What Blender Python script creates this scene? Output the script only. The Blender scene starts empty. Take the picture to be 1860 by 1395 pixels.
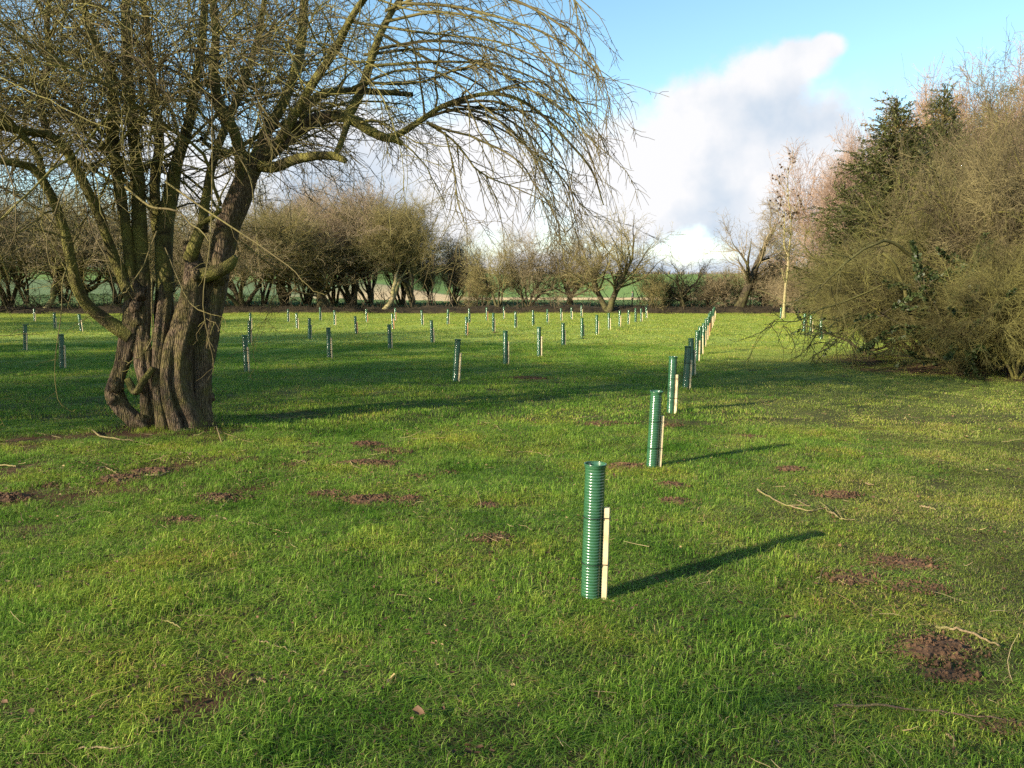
import bpy, math, random
import numpy as np

# ------------------------------------------------------------------ camera, world, sun
sc = bpy.context.scene
COL = sc.collection
F, CX, CY, HZ = 1474.0, 930.0, 697.5, 531.0
CAMZ = 1.57
PITCH = math.atan((CY - HZ) / F)
cam_d = bpy.data.cameras.new('camera')
cam = bpy.data.objects.new('camera', cam_d); COL.objects.link(cam)
cam.location = (0, 0, CAMZ)
cam.rotation_euler = (math.pi / 2 - PITCH, 0, 0)
cam_d.sensor_width = 36.0
cam_d.lens = 36.0 * F / 1860.0
cam_d.clip_start = 0.1; cam_d.clip_end = 5000
sc.camera = cam

SUN_EL = math.radians(20.0)
SAZ = np.array([-0.82, -0.572])                      # horizontal direction towards the sun
world = bpy.data.worlds.new('World'); sc.world = world
world.use_nodes = True
wn, wl = world.node_tree.nodes, world.node_tree.links
wn.clear()


def nd(nodes, typ, **kw):
    n = nodes.new(typ)
    for k, v in kw.items():
        if k.startswith('i_'):
            n.inputs[int(k[2:]) if k[2:].isdigit() else k[2:].replace('_', ' ')].default_value = v
        else:
            setattr(n, k, v)
    return n


def mth(nodes, links, op, a, b=None, c=None, clamp=False):
    n = nodes.new('ShaderNodeMath'); n.operation = op; n.use_clamp = clamp
    for i, v in enumerate((a, b, c)):
        if v is None: continue
        if isinstance(v, (int, float)): n.inputs[i].default_value = v
        else: links.new(v, n.inputs[i])
    return n.outputs[0]


def build_world():
    out = nd(wn, 'ShaderNodeOutputWorld')
    sky = nd(wn, 'ShaderNodeTexSky', sky_type='NISHITA', sun_disc=False)
    sky.sun_elevation = SUN_EL
    sky.sun_rotation = math.atan2(SAZ[0], SAZ[1])
    sky.air_density = 1.0; sky.dust_density = 0.3; sky.ozone_density = 1.6
    tc = nd(wn, 'ShaderNodeTexCoord')
    sep = nd(wn, 'ShaderNodeSeparateXYZ'); wl.new(tc.outputs['Generated'], sep.inputs[0])
    az = mth(wn, wl, 'ARCTAN2', sep.outputs[0], sep.outputs[1])
    el = mth(wn, wl, 'ARCSINE', sep.outputs[2])
    # soft blobs of cloud, given by azimuth and elevation (radians)
    def sky_at(px, py):
        dx = (px - CX) / F; dy = (CY - py) / F; c, q = math.cos(PITCH), math.sin(PITCH)
        x, y, z = dx, c + dy * q, -q + dy * c
        return math.atan2(x, y), math.atan2(z, math.hypot(x, y))
    blobs = [(*sky_at(px, py), w, h) for px, py, w, h in (
        (720, 345, .31, .105), (1190, 330, .20, .10), (1290, 235, .09, .075), (1385, 165, .065, .050), (1400, 225, .06, .06),
        (1448, 112, .045, .026), (1500, 86, .024, .016), (1390, 340, .16, .12), (1330, 300, .12, .10), (120, 250, .16, .04), (1800, 380, .18, .08))]
    blobs += [(0.1, 0.01, 0.70, 0.05), (1.5, 0.2, 0.5, 0.15), (-1.6, 0.25, 0.6, 0.12), (2.6, 0.3, 0.5, 0.14)]
    noise = nd(wn, 'ShaderNodeTexNoise'); wl.new(tc.outputs['Generated'], noise.inputs['Vector'])
    noise.inputs['Scale'].default_value = 8.0; noise.inputs['Detail'].default_value = 12.0
    noise.inputs['Roughness'].default_value = 0.62
    nz = mth(wn, wl, 'SUBTRACT', noise.outputs['Fac'], 0.5)
    acc = None
    for a, e, w, h in blobs:
        da = mth(wn, wl, 'MULTIPLY', mth(wn, wl, 'SUBTRACT', az, a), 1.0 / w)
        de = mth(wn, wl, 'MULTIPLY', mth(wn, wl, 'SUBTRACT', el, e), 1.0 / h)
        r2 = mth(wn, wl, 'ADD', mth(wn, wl, 'MULTIPLY', da, da), mth(wn, wl, 'MULTIPLY', de, de))
        g = mth(wn, wl, 'EXPONENT', mth(wn, wl, 'MULTIPLY', r2, -0.9))
        acc = g if acc is None else mth(wn, wl, 'MAXIMUM', acc, g)
    acc = mth(wn, wl, 'MINIMUM', acc, 1.0)
    m = mth(wn, wl, 'ADD', acc, mth(wn, wl, 'MULTIPLY', nz, 1.3))
    mr = nd(wn, 'ShaderNodeMapRange', interpolation_type='SMOOTHSTEP'); wl.new(m, mr.inputs[0])
    mr.inputs[1].default_value = 0.36; mr.inputs[2].default_value = 0.72
    # cloud brightness
    n2 = nd(wn, 'ShaderNodeTexNoise'); wl.new(tc.outputs['Generated'], n2.inputs['Vector'])
    n2.inputs['Scale'].default_value = 5.0; n2.inputs['Detail'].default_value = 6.0
    cr = nd(wn, 'ShaderNodeValToRGB'); wl.new(n2.outputs['Fac'], cr.inputs[0])
    cr.color_ramp.elements[0].position = 0.38; cr.color_ramp.elements[0].color = (0.56, 0.67, 0.80, 1)
    cr.color_ramp.elements[1].position = 0.52; cr.color_ramp.elements[1].color = (0.93, 0.93, 0.95, 1)
    bg1 = nd(wn, 'ShaderNodeBackground'); bg2 = nd(wn, 'ShaderNodeBackground')
    hs = nd(wn, 'ShaderNodeHueSaturation'); wl.new(sky.outputs[0], hs.inputs['Color'])
    hs.inputs['Saturation'].default_value = 1.08; hs.inputs['Value'].default_value = 1.0; hs.inputs['Hue'].default_value = 0.488
    wl.new(hs.outputs[0], bg1.inputs[0]); bg1.inputs[1].default_value = 0.102
    wl.new(cr.outputs[0], bg2.inputs[0]); bg2.inputs[1].default_value = 0.425
    mix = nd(wn, 'ShaderNodeMixShader')
    wl.new(mr.outputs[0], mix.inputs[0]); wl.new(bg1.outputs[0], mix.inputs[1]); wl.new(bg2.outputs[0], mix.inputs[2])
    wl.new(mix.outputs[0], out.inputs[0])


build_world()

sun_d = bpy.data.lights.new('sun', 'SUN'); sun_d.energy = 5.0; sun_d.angle = math.radians(0.5)
sun_d.color = (1.0, 0.86, 0.66)
sun = bpy.data.objects.new('sun', sun_d); COL.objects.link(sun)
from mathutils import Vector, Matrix
_to = Vector((SAZ[0] * math.cos(SUN_EL), SAZ[1] * math.cos(SUN_EL), math.sin(SUN_EL)))
sun.rotation_euler = _to.to_track_quat('Z', 'Y').to_euler()

sc.view_settings.view_transform = 'Standard'; sc.view_settings.look = 'None'
sc.view_settings.exposure = 1.32; sc.view_settings.gamma = 1.0
sc.render.engine = 'CYCLES'
sc.cycles.max_bounces = 5; sc.cycles.diffuse_bounces = 2; sc.cycles.glossy_bounces = 1
sc.cycles.transmission_bounces = 2; sc.cycles.transparent_max_bounces = 4
sc.cycles.caustics_reflective = False; sc.cycles.caustics_refractive = False
sc.cycles.use_denoising = False

# ------------------------------------------------------------------ helpers
_h = np.array([[0.0]])


def noise2(x, y, s, seed=0):
    """smooth value noise in 0..1"""
    x = np.asarray(x, float) / s + seed * 17.13; y = np.asarray(y, float) / s + seed * 7.71
    xi, yi = np.floor(x), np.floor(y); fx, fy = x - xi, y - yi
    fx = fx * fx * (3 - 2 * fx); fy = fy * fy * (3 - 2 * fy)
    def h(a, b):
        v = np.sin(a * 127.1 + b * 311.7 + seed * 1.7) * 43758.5453
        return v - np.floor(v)
    return ((h(xi, yi) * (1 - fx) + h(xi + 1, yi) * fx) * (1 - fy) +
            (h(xi, yi + 1) * (1 - fx) + h(xi + 1, yi + 1) * fx) * fy)


def sstep(a, b, x):
    t = np.clip((np.asarray(x, float) - a) / (b - a), 0, 1)
    return t * t * (3 - 2 * t)


def gz(x, y):
    """height of the ground"""
    x = np.asarray(x, float); y = np.asarray(y, float)
    z = (noise2(x, y, 1.7, 1) - .5) * .06 + (noise2(x, y, .45, 2) - .5) * .036 + (noise2(x, y, 6, 3) - .5) * .09 * sstep(6, 14, y)
    left = 1 - sstep(-45, -8, x - (y - 70) * 0.02)
    z = z + left * sstep(66, 210, y) * 4.0
    z = z + sstep(165, 420, y) * (10.0 + (noise2(x, y, 90, 5) - .5) * 3)
    z = z + (noise2(x, y, 25, 6) - .5) * 0.5 * sstep(70, 110, y)
    r = np.hypot(x + 3.85, y - 9.2)
    z = z + 0.05 * np.exp(-(r / 1.0) ** 2)
    return z


def ray(px, py):
    dx = (px - CX) / F; dy = (CY - py) / F
    c, s = math.cos(PITCH), math.sin(PITCH)
    return np.array([dx, c + dy * s, -s + dy * c])


def gp(px, py):
    """photo pixel -> point on flat ground"""
    d = ray(px, py); t = CAMZ / -d[2]
    return np.array([d[0] * t, d[1] * t])


def at(px, py, Y):
    d = ray(px, py); t = Y / d[1]
    return np.array([d[0] * t, Y, CAMZ + d[2] * t])


def mesh_from(name, V, quads=None, tris=None, smooth=True):
    V = np.asarray(V, np.float32).reshape(-1, 3)
    nq = 0 if quads is None else len(quads); nt = 0 if tris is None else len(tris)
    me = bpy.data.meshes.new(name)
    me.vertices.add(len(V)); me.vertices.foreach_set('co', V.ravel())
    me.loops.add(nq * 4 + nt * 3); me.polygons.add(nq + nt)
    lv = []
    if nq: lv.append(np.asarray(quads, np.int32).ravel())
    if nt: lv.append(np.asarray(tris, np.int32).ravel())
    me.loops.foreach_set('vertex_index', np.concatenate(lv))
    st = np.concatenate([np.arange(nq) * 4, nq * 4 + np.arange(nt) * 3]).astype(np.int32)
    me.polygons.foreach_set('loop_start', st)
    me.polygons.foreach_set('use_smooth', np.full(nq + nt, smooth))
    me.update(calc_edges=True)
    return me


class Acc:
    """collects pieces of one mesh"""
    def __init__(s): s.V = []; s.Q = []; s.T = []; s.n = 0; s.at = []
    def add(s, V, Q=None, T=None, a=None):
        V = np.asarray(V, float).reshape(-1, 3)
        if Q is not None and len(Q): s.Q.append(np.asarray(Q).reshape(-1, 4) + s.n)
        if T is not None and len(T): s.T.append(np.asarray(T).reshape(-1, 3) + s.n)
        s.V.append(V); s.n += len(V)
        s.at.append(np.zeros(len(V)) if a is None else np.broadcast_to(a, (len(V),)))
    def tubes(s, P, R, sides=3, a=None):
        V, Q = tube_mesh(P, R, sides)
        aa = None if a is None else np.repeat(a, P.shape[1] * sides)
        s.add(V, Q, a=aa)
    def mesh(s, name, smooth=True, attr=None):
        me = mesh_from(name, np.concatenate(s.V), np.concatenate(s.Q) if s.Q else None,
                       np.concatenate(s.T) if s.T else None, smooth)
        if attr:
            at_ = me.attributes.new(attr, 'FLOAT', 'POINT')
            at_.data.foreach_set('value', np.concatenate(s.at).astype(np.float32))
        return me


def norm(v):
    return v / np.maximum(np.linalg.norm(v, axis=-1, keepdims=True), 1e-9)


def tube_mesh(P, R, sides):
    """P (N,S,3), R (N,S)"""
    N, S, _ = P.shape
    T = np.empty_like(P); T[:, 1:-1] = P[:, 2:] - P[:, :-2]; T[:, 0] = P[:, 1] - P[:, 0]; T[:, -1] = P[:, -1] - P[:, -2]
    T = norm(T)
    mean = norm(P[:, -1] - P[:, 0])
    ref = np.where(np.abs(mean[:, 2:3]) < 0.8, np.array([[0, 0, 1.0]]), np.array([[1.0, 0.2, 0]]))
    U = norm(np.cross(T, ref[:, None, :])); W = np.cross(T, U)
    ang = np.arange(sides) * 2 * math.pi / sides
    V = (P[:, :, None, :] + R[:, :, None, None] * (U[:, :, None, :] * np.cos(ang)[None, None, :, None] +
                                                   W[:, :, None, :] * np.sin(ang)[None, None, :, None]))
    base = (np.arange(N) * S * sides)[:, None, None] + (np.arange(S - 1) * sides)[None, :, None]
    k = np.arange(sides)[None, None, :]; k2 = (k + 1) % sides
    Q = np.stack([base + k, base + k2, base + sides + k2, base + sides + k], -1)
    return V.reshape(-1, 3), Q.reshape(-1, 4)


def spline(pts, S):
    """Catmull-Rom through rows of pts (any width) -> S rows"""
    p = np.asarray(pts, float)
    p = np.vstack([2 * p[0] - p[1], p, 2 * p[-1] - p[-2]])
    n = len(p) - 3
    t = np.linspace(0, n - 1e-6, S); i = np.floor(t).astype(int); f = (t - i)[:, None]
    a, b, c, d = p[i], p[i + 1], p[i + 2], p[i + 3]
    return 0.5 * ((2 * b) + (-a + c) * f + (2 * a - 5 * b + 4 * c - d) * f ** 2 + (-a + 3 * b - 3 * c + d) * f ** 3)


def spawn(P, R, per_m, t0, t1, a0, a1, rng, up=0.0, maxn=None):
    """child starts, directions and parent radii along parents"""
    N, S, _ = P.shape
    L = np.linalg.norm(np.diff(P, axis=1), axis=2).sum(1)
    cnt = rng.poisson(np.maximum(L * (t1 - t0) * per_m, 0.01))
    idx = np.repeat(np.arange(N), cnt)
    M = len(idx)
    t = rng.uniform(t0, t1, M); f = t * (S - 1); i = np.minimum(f.astype(int), S - 2); f = f - i
    A, B = P[idx, i], P[idx, i + 1]
    st = A + (B - A) * f[:, None]; tan = norm(B - A)
    pr = R[idx, i] * (1 - f) + R[idx, i + 1] * f
    rv = rng.normal(size=(M, 3)); rv[:, 2] += up
    perp = norm(rv - (rv * tan).sum(1, keepdims=True) * tan)
    ang = rng.uniform(a0, a1, M)[:, None]
    d = norm(tan * np.cos(ang) + perp * np.sin(ang))
    return st, d, pr, t


def grow(st, d, L, r0, r1, S, wob, rng, trop=0.0):
    """polylines; trop > 0 bends up, < 0 droops"""
    N = len(st)
    P = np.empty((N, S + 1, 3)); P[:, 0] = st
    d = d.copy(); step = (np.broadcast_to(L, (N,)) / S)[:, None]
    for k in range(S):
        d = d + rng.normal(size=(N, 3)) * wob
        d[:, 2] += trop
        d = norm(d)
        P[:, k + 1] = P[:, k] + d * step
    tt = np.linspace(0, 1, S + 1)[None, :]
    R = np.broadcast_to(r0, (N,))[:, None] * (1 - tt) + np.broadcast_to(r1, (N,))[:, None] * tt
    return P, R


# ------------------------------------------------------------------ naming
def tag(o, label=None, cat=None, group=None, kind=None):
    if label: o['label'] = label
    if cat: o['category'] = cat
    if group: o['group'] = group
    if kind: o['kind'] = kind
    return o


def empty(name, loc, rz=0.0):
    o = bpy.data.objects.new(name, None); COL.objects.link(o)
    o.location = loc; o.rotation_euler = (0, 0, rz); o.empty_display_size = 0.2
    return o


def obj(name, me, mat, parent=None):
    o = bpy.data.objects.new(name, me); COL.objects.link(o)
    if mat is not None and len(me.materials) == 0: me.materials.append(mat)
    o.parent = parent
    return o


def copy_tree(o, parent=None):
    c = o.copy(); COL.objects.link(c); c.parent = parent
    for ch in list(o.children): copy_tree(ch, c)
    return c


# ------------------------------------------------------------------ materials
def new_mat(name):
    m = bpy.data.materials.new(name); m.use_nodes = True
    m.node_tree.nodes.clear()
    return m, m.node_tree.nodes, m.node_tree.links


def ramp(n, l, fac, stops):
    r = n.new('ShaderNodeValToRGB'); l.new(fac, r.inputs[0])
    e = r.color_ramp.elements
    while len(e) < len(stops): e.new(0.5)
    for i, (p, c) in enumerate(stops):
        e[i].position = p; e[i].color = (*c, 1)
    return r.outputs[0]


def noise_n(n, l, vec, scale, detail=4, rough=0.55):
    t = n.new('ShaderNodeTexNoise'); l.new(vec, t.inputs['Vector'])
    t.inputs['Scale'].default_value = scale; t.inputs['Detail'].default_value = detail
    t.inputs['Roughness'].default_value = rough
    return t.outputs['Fac']


def mixc(n, l, fac, a, b):
    m = n.new('ShaderNodeMix'); m.data_type = 'RGBA'
    for sock, v in ((m.inputs[0], fac), (m.inputs[6], a), (m.inputs[7], b)):
        if isinstance(v, (int, float)): sock.default_value = v
        elif isinstance(v, tuple): sock.default_value = (*v, 1)
        else: l.new(v, sock)
    return m.outputs[2]


def bark_mat(name, c1, c2, c3, scale=9.0, bump=0.6, stretch=0.25, lean_green=0.5):
    """cracked bark with patches of algae"""
    m, n, l = new_mat(name)
    out = n.new('ShaderNodeOutputMaterial'); b = n.new('ShaderNodeBsdfPrincipled')
    g = n.new('ShaderNodeNewGeometry')
    mp = n.new('ShaderNodeMapping'); l.new(g.outputs['Position'], mp.inputs[0])
    mp.inputs['Scale'].default_value = (1, 1, stretch)
    n1 = noise_n(n, l, mp.outputs[0], scale * 3, 6, 0.65)
    n2 = noise_n(n, l, g.outputs['Position'], scale * 0.35, 4, 0.6)
    v = n.new('ShaderNodeTexVoronoi'); v.feature = 'DISTANCE_TO_EDGE'; l.new(mp.outputs[0], v.inputs['Vector'])
    v.inputs['Scale'].default_value = scale * 4
    base = ramp(n, l, n1, [(0.30, c1), (0.62, c2)])
    alg = ramp(n, l, n2, [(0.5 - lean_green * .2, (0, 0, 0)), (0.72 - lean_green * .2, (1, 1, 1))])
    col = mixc(n, l, alg, base, c3)
    crack = ramp(n, l, v.outputs['Distance'], [(0.0, (0.25, 0.22, 0.2)), (0.12, (1, 1, 1))])
    mm = n.new('ShaderNodeMix'); mm.data_type = 'RGBA'; mm.blend_type = 'MULTIPLY'; mm.inputs[0].default_value = 0.75
    l.new(col, mm.inputs[6]); l.new(crack, mm.inputs[7])
    l.new(mm.outputs[2], b.inputs['Base Color']); b.inputs['Roughness'].default_value = 0.9
    b.inputs['Specular IOR Level'].default_value = 0.2
    hgt = mth(n, l, 'ADD', mth(n, l, 'MULTIPLY', n1, 1.2), mth(n, l, 'MULTIPLY', mth(n, l, 'MINIMUM', v.outputs['Distance'], 0.25), 2.5))
    bp = n.new('ShaderNodeBump'); bp.inputs['Strength'].default_value = bump; bp.inputs['Distance'].default_value = 0.02
    l.new(hgt, bp.inputs['Height']); l.new(bp.outputs[0], b.inputs['Normal'])
    l.new(b.outputs[0], out.inputs[0])
    return m


def twig_mat(name, c1, c2, c3, scale=1.2, mixf=0.4):
    m, n, l = new_mat(name)
    out = n.new('ShaderNodeOutputMaterial'); b = n.new('ShaderNodeBsdfPrincipled')
    g = n.new('ShaderNodeNewGeometry')
    n1 = noise_n(n, l, g.outputs['Position'], scale, 3)
    a = n.new('ShaderNodeAttribute'); a.attribute_name = 'tint'
    c = ramp(n, l, a.outputs['Fac'], [(0.0, c1), (0.5, c2), (1.0, c3)])
    d = ramp(n, l, n1, [(0.35, c1 if mixf > .5 else c2), (0.65, c3)])
    l.new(mixc(n, l, mixf, c, d), b.inputs['Base Color'])
    b.inputs['Roughness'].default_value = 0.75; b.inputs['Specular IOR Level'].default_value = 0.25
    l.new(b.outputs[0], out.inputs[0])
    return m


def leaf_mat(name, stops, trans=0.35, scale=0.8, spec=0.3, rough=0.5, wscale=None, wstops=None, wfac=0.5):
    """thin leaves or blades: 'tint' attribute picks the colour, a world noise shifts it"""
    m, n, l = new_mat(name)
    out = n.new('ShaderNodeOutputMaterial'); b = n.new('ShaderNodeBsdfPrincipled')
    a = n.new('ShaderNodeAttribute'); a.attribute_name = 'tint'
    c = ramp(n, l, a.outputs['Fac'], stops)
    if wscale:
        g = n.new('ShaderNodeNewGeometry')
        w = noise_n(n, l, g.outputs['Position'], wscale, 5, 0.6)
        wc = ramp(n, l, w, wstops)
        mm = n.new('ShaderNodeMix'); mm.data_type = 'RGBA'; mm.blend_type = 'MULTIPLY'; mm.inputs[0].default_value = wfac
        l.new(c, mm.inputs[6]); l.new(wc, mm.inputs[7]); c = mm.outputs[2]
    l.new(c, b.inputs['Base Color']); b.inputs['Roughness'].default_value = rough
    b.inputs['Specular IOR Level'].default_value = spec
    t = n.new('ShaderNodeBsdfTranslucent'); l.new(c, t.inputs[0])
    mx = n.new('ShaderNodeMixShader'); mx.inputs[0].default_value = trans
    l.new(b.outputs[0], mx.inputs[1]); l.new(t.outputs[0], mx.inputs[2]); l.new(mx.outputs[0], out.inputs[0])
    return m


def plain_mat(name, c1, c2, scale, rough=0.8, bump=0.0, detail=4, spec=0.3):
    m, n, l = new_mat(name)
    out = n.new('ShaderNodeOutputMaterial'); b = n.new('ShaderNodeBsdfPrincipled')
    g = n.new('ShaderNodeNewGeometry')
    f = noise_n(n, l, g.outputs['Position'], scale, detail, 0.65)
    l.new(ramp(n, l, f, [(0.32, c1), (0.66, c2)]), b.inputs['Base Color'])
    b.inputs['Roughness'].default_value = rough; b.inputs['Specular IOR Level'].default_value = spec
    if bump:
        bp = n.new('ShaderNodeBump'); bp.inputs['Strength'].default_value = bump; bp.inputs['Distance'].default_value = 0.02
        l.new(f, bp.inputs['Height']); l.new(bp.outputs[0], b.inputs['Normal'])
    l.new(b.outputs[0], out.inputs[0])
    return m


def ground_mat():
    m, n, l = new_mat('ground')
    out = n.new('ShaderNodeOutputMaterial'); b = n.new('ShaderNodeBsdfPrincipled')
    g = n.new('ShaderNodeNewGeometry'); pos = g.outputs['Position']
    sep = n.new('ShaderNodeSeparateXYZ'); l.new(pos, sep.inputs[0]); Y = sep.outputs[1]; X = sep.outputs[0]
    soil_a = n.new('ShaderNodeAttribute'); soil_a.attribute_name = 'soil'
    n1 = noise_n(n, l, pos, 45, 5, 0.7); n2 = noise_n(n, l, pos, 0.9, 5, 0.6); n3 = noise_n(n, l, pos, 9, 5, 0.65)
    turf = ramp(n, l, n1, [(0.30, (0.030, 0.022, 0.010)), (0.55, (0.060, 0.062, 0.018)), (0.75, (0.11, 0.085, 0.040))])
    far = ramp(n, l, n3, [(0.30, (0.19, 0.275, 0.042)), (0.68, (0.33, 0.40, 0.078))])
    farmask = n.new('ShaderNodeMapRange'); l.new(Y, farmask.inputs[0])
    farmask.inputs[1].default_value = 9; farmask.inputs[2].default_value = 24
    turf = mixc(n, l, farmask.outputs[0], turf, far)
    soil = ramp(n, l, n1, [(0.28, (0.022, 0.013, 0.007)), (0.5, (0.075, 0.042, 0.020)), (0.75, (0.13, 0.078, 0.040))])
    sm = mth(n, l, 'ADD', soil_a.outputs['Fac'], mth(n, l, 'MULTIPLY', mth(n, l, 'SUBTRACT', n3, 0.5), 0.7))
    smr = n.new('ShaderNodeMapRange'); l.new(sm, smr.inputs[0]); smr.inputs[1].default_value = 0.35; smr.inputs[2].default_value = 0.6
    c = mixc(n, l, smr.outputs[0], turf, soil)
    # fields beyond the hedge
    edge = mth(n, l, 'ADD', Y, mth(n, l, 'MULTIPLY', n2, 3.0))
    def band(lo, hi, src):
        k = n.new('ShaderNodeMapRange'); l.new(src, k.inputs[0]); k.inputs[1].default_value = lo; k.inputs[2].default_value = hi
        return k.outputs[0]
    fields = ramp(n, l, n3, [(0.3, (0.085, 0.13, 0.05)), (0.7, (0.14, 0.19, 0.08))])
    c = mixc(n, l, band(62, 66, edge), c, fields)
    straw = ramp(n, l, n3, [(0.3, (0.48, 0.34, 0.17)), (0.7, (0.66, 0.50, 0.28))])
    rx = mth(n, l, 'ADD', X, mth(n, l, 'MULTIPLY', n2, 8.0))
    smask = mth(n, l, 'MULTIPLY', mth(n, l, 'MULTIPLY', band(112, 116, edge), mth(n, l, 'SUBTRACT', 1.0, band(196, 204, edge))), band(-32, -22, rx))
    c = mixc(n, l, smask, c, straw)
    hill = ramp(n, l, n2, [(0.3, (0.12, 0.20, 0.045)), (0.7, (0.18, 0.27, 0.07))])
    c = mixc(n, l, band(198, 206, edge), c, hill)
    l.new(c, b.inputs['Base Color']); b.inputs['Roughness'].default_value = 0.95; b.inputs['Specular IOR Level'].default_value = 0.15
    bp = n.new('ShaderNodeBump'); bp.inputs['Strength'].default_value = 0.9; bp.inputs['Distance'].default_value = 0.03
    l.new(mth(n, l, 'ADD', n1, n3), bp.inputs['Height']); l.new(bp.outputs[0], b.inputs['Normal'])
    l.new(b.outputs[0], out.inputs[0])
    return m


M = {}
M['ground'] = ground_mat()
M['bark'] = bark_mat('old_bark', (0.022, 0.015, 0.010), (0.19, 0.14, 0.092), (0.12, 0.105, 0.036), 13, 1.0, 0.16, 0.40)
M['limb'] = bark_mat('limb_bark', (0.034, 0.026, 0.014), (0.085, 0.071, 0.032), (0.155, 0.147, 0.038), 12, 0.6, 0.5, 0.7)
M['twig'] = twig_mat('twigs', (0.042, 0.024, 0.019), (0.085, 0.067, 0.028), (0.20, 0.185, 0.048))
M['far_bark'] = bark_mat('hedgerow_bark', (0.035, 0.028, 0.018), (0.085, 0.068, 0.04), (0.10, 0.095, 0.035), 3, 0.4, 0.4, 0.4)
M['pale_bark'] = bark_mat('pale_bark', (0.22, 0.17, 0.10), (0.36, 0.30, 0.17), (0.30, 0.28, 0.11), 4, 0.3, 0.4, 0.5)
M['tw_olive'] = twig_mat('olive_twigs', (0.10, 0.077, 0.038), (0.19, 0.160, 0.066), (0.28, 0.245, 0.095), 0.25)
M['tw_brown'] = twig_mat('brown_twigs', (0.11, 0.082, 0.048), (0.20, 0.158, 0.088), (0.31, 0.255, 0.145), 0.25)
M['tw_hedge'] = twig_mat('hedge_twigs', (0.022, 0.016, 0.011), (0.042, 0.033, 0.018), (0.085, 0.066, 0.036), 0.4)
M['tw_rose'] = twig_mat('rosy_brown_twigs', (0.125, 0.090, 0.06), (0.21, 0.16, 0.10), (0.32, 0.25, 0.165), 0.25)
M['tw_pink'] = twig_mat('pinkish_twigs', (0.18, 0.12, 0.085), (0.27, 0.185, 0.135), (0.36, 0.26, 0.19), 0.35)
M['tw_dark'] = twig_mat('dark_twigs', (0.030, 0.022, 0.014), (0.055, 0.045, 0.024), (0.085, 0.075, 0.035), 0.4)
M['tw_bush'] = twig_mat('bush_twigs', (0.030, 0.022, 0.014), (0.080, 0.074, 0.024), (0.21, 0.20, 0.056), 0.9, 0.6)
M['tw_bush2'] = twig_mat('bush_twigs_brown', (0.038, 0.027, 0.018), (0.092, 0.076, 0.036), (0.21, 0.18, 0.075), 0.9, 0.6)
M['soil'] = plain_mat('loose_soil', (0.024, 0.014, 0.008), (0.145, 0.080, 0.042), 24, 0.95, 1.0, 6)
M['bank'] = plain_mat('shaded_bank_litter', (0.004, 0.003, 0.002), (0.045, 0.034, 0.016), 1.6, 0.95, 0.8, 6)  # brown litter, darkened so the colour also carries the shade on the bank
M['grass'] = leaf_mat('grass_blades',
                      [(0.0, (0.045, 0.098, 0.012)), (0.45, (0.175, 0.325, 0.034)), (0.86, (0.42, 0.56, 0.11)), (0.90, (0.33, 0.27, 0.12)), (1.0, (0.46, 0.37, 0.18))],
                      0.45, spec=0.10, rough=0.5, wscale=0.8,
                      wstops=[(0.34, (0.50, 0.66, 0.50)), (0.50, (1.0, 1.0, 1.0)), (0.66, (1.55, 1.14, 1.1))], wfac=1.0)
M['grass_dry'] = leaf_mat('short_dry_grass_blades',
                      [(0.0, (0.10, 0.150, 0.020)), (0.45, (0.26, 0.350, 0.052)), (0.80, (0.44, 0.48, 0.12)), (0.86, (0.36, 0.29, 0.13)), (1.0, (0.48, 0.38, 0.19))],
                      0.42, spec=0.10, rough=0.5, wscale=0.8,
                      wstops=[(0.32, (0.65, 0.72, 0.60)), (0.50, (1.0, 1.0, 1.0)), (0.70, (1.40, 1.10, 1.05))], wfac=1.0)
M['litter'] = leaf_mat('dead_leaves', [(0.0, (0.045, 0.026, 0.014)), (0.6, (0.15, 0.085, 0.045)), (1.0, (0.42, 0.33, 0.14))], 0.15, rough=0.7)
M['conifer'] = leaf_mat('conifer_needles', [(0.0, (0.022, 0.032, 0.010)), (0.5, (0.075, 0.085, 0.024)), (0.93, (0.15, 0.155, 0.045)), (1.0, (0.24, 0.13, 0.05))], 0.2)
M['shade_filler'] = leaf_mat('shade_filler_leaves', [(0.0, (0.018, 0.030, 0.010)), (1.0, (0.06, 0.085, 0.025))], 0.2)  # dark green of the bushes added as shade in the thicket
M['crop'] = leaf_mat('crop_leaves', [(0.0, (0.05, 0.09, 0.035)), (0.7, (0.12, 0.19, 0.075)), (1.0, (0.22, 0.30, 0.14))], 0.3)
M['stick'] = bark_mat('dead_wood', (0.13, 0.09, 0.05), (0.30, 0.23, 0.13), (0.24, 0.22, 0.08), 20, 0.3, 1, 0.3)
M['stick_dark'] = bark_mat('dark_dead_wood', (0.08, 0.05, 0.035), (0.18, 0.12, 0.09), (0.14, 0.12, 0.05), 20, 0.3, 1, 0.1)
M['cut'] = plain_mat('cut_wood', (0.42, 0.30, 0.17), (0.62, 0.48, 0.30), 30, 0.8)
M['timber'] = plain_mat('pale_timber', (0.42, 0.34, 0.19), (0.58, 0.49, 0.30), 14, 0.7, 0.15)
M['timber_warm'] = plain_mat('warm_timber', (0.42, 0.22, 0.10), (0.52, 0.30, 0.15), 14, 0.7, 0.15)
M['tie'] = plain_mat('black_tie', (0.012, 0.012, 0.012), (0.02, 0.02, 0.02), 10, 0.4)


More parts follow.
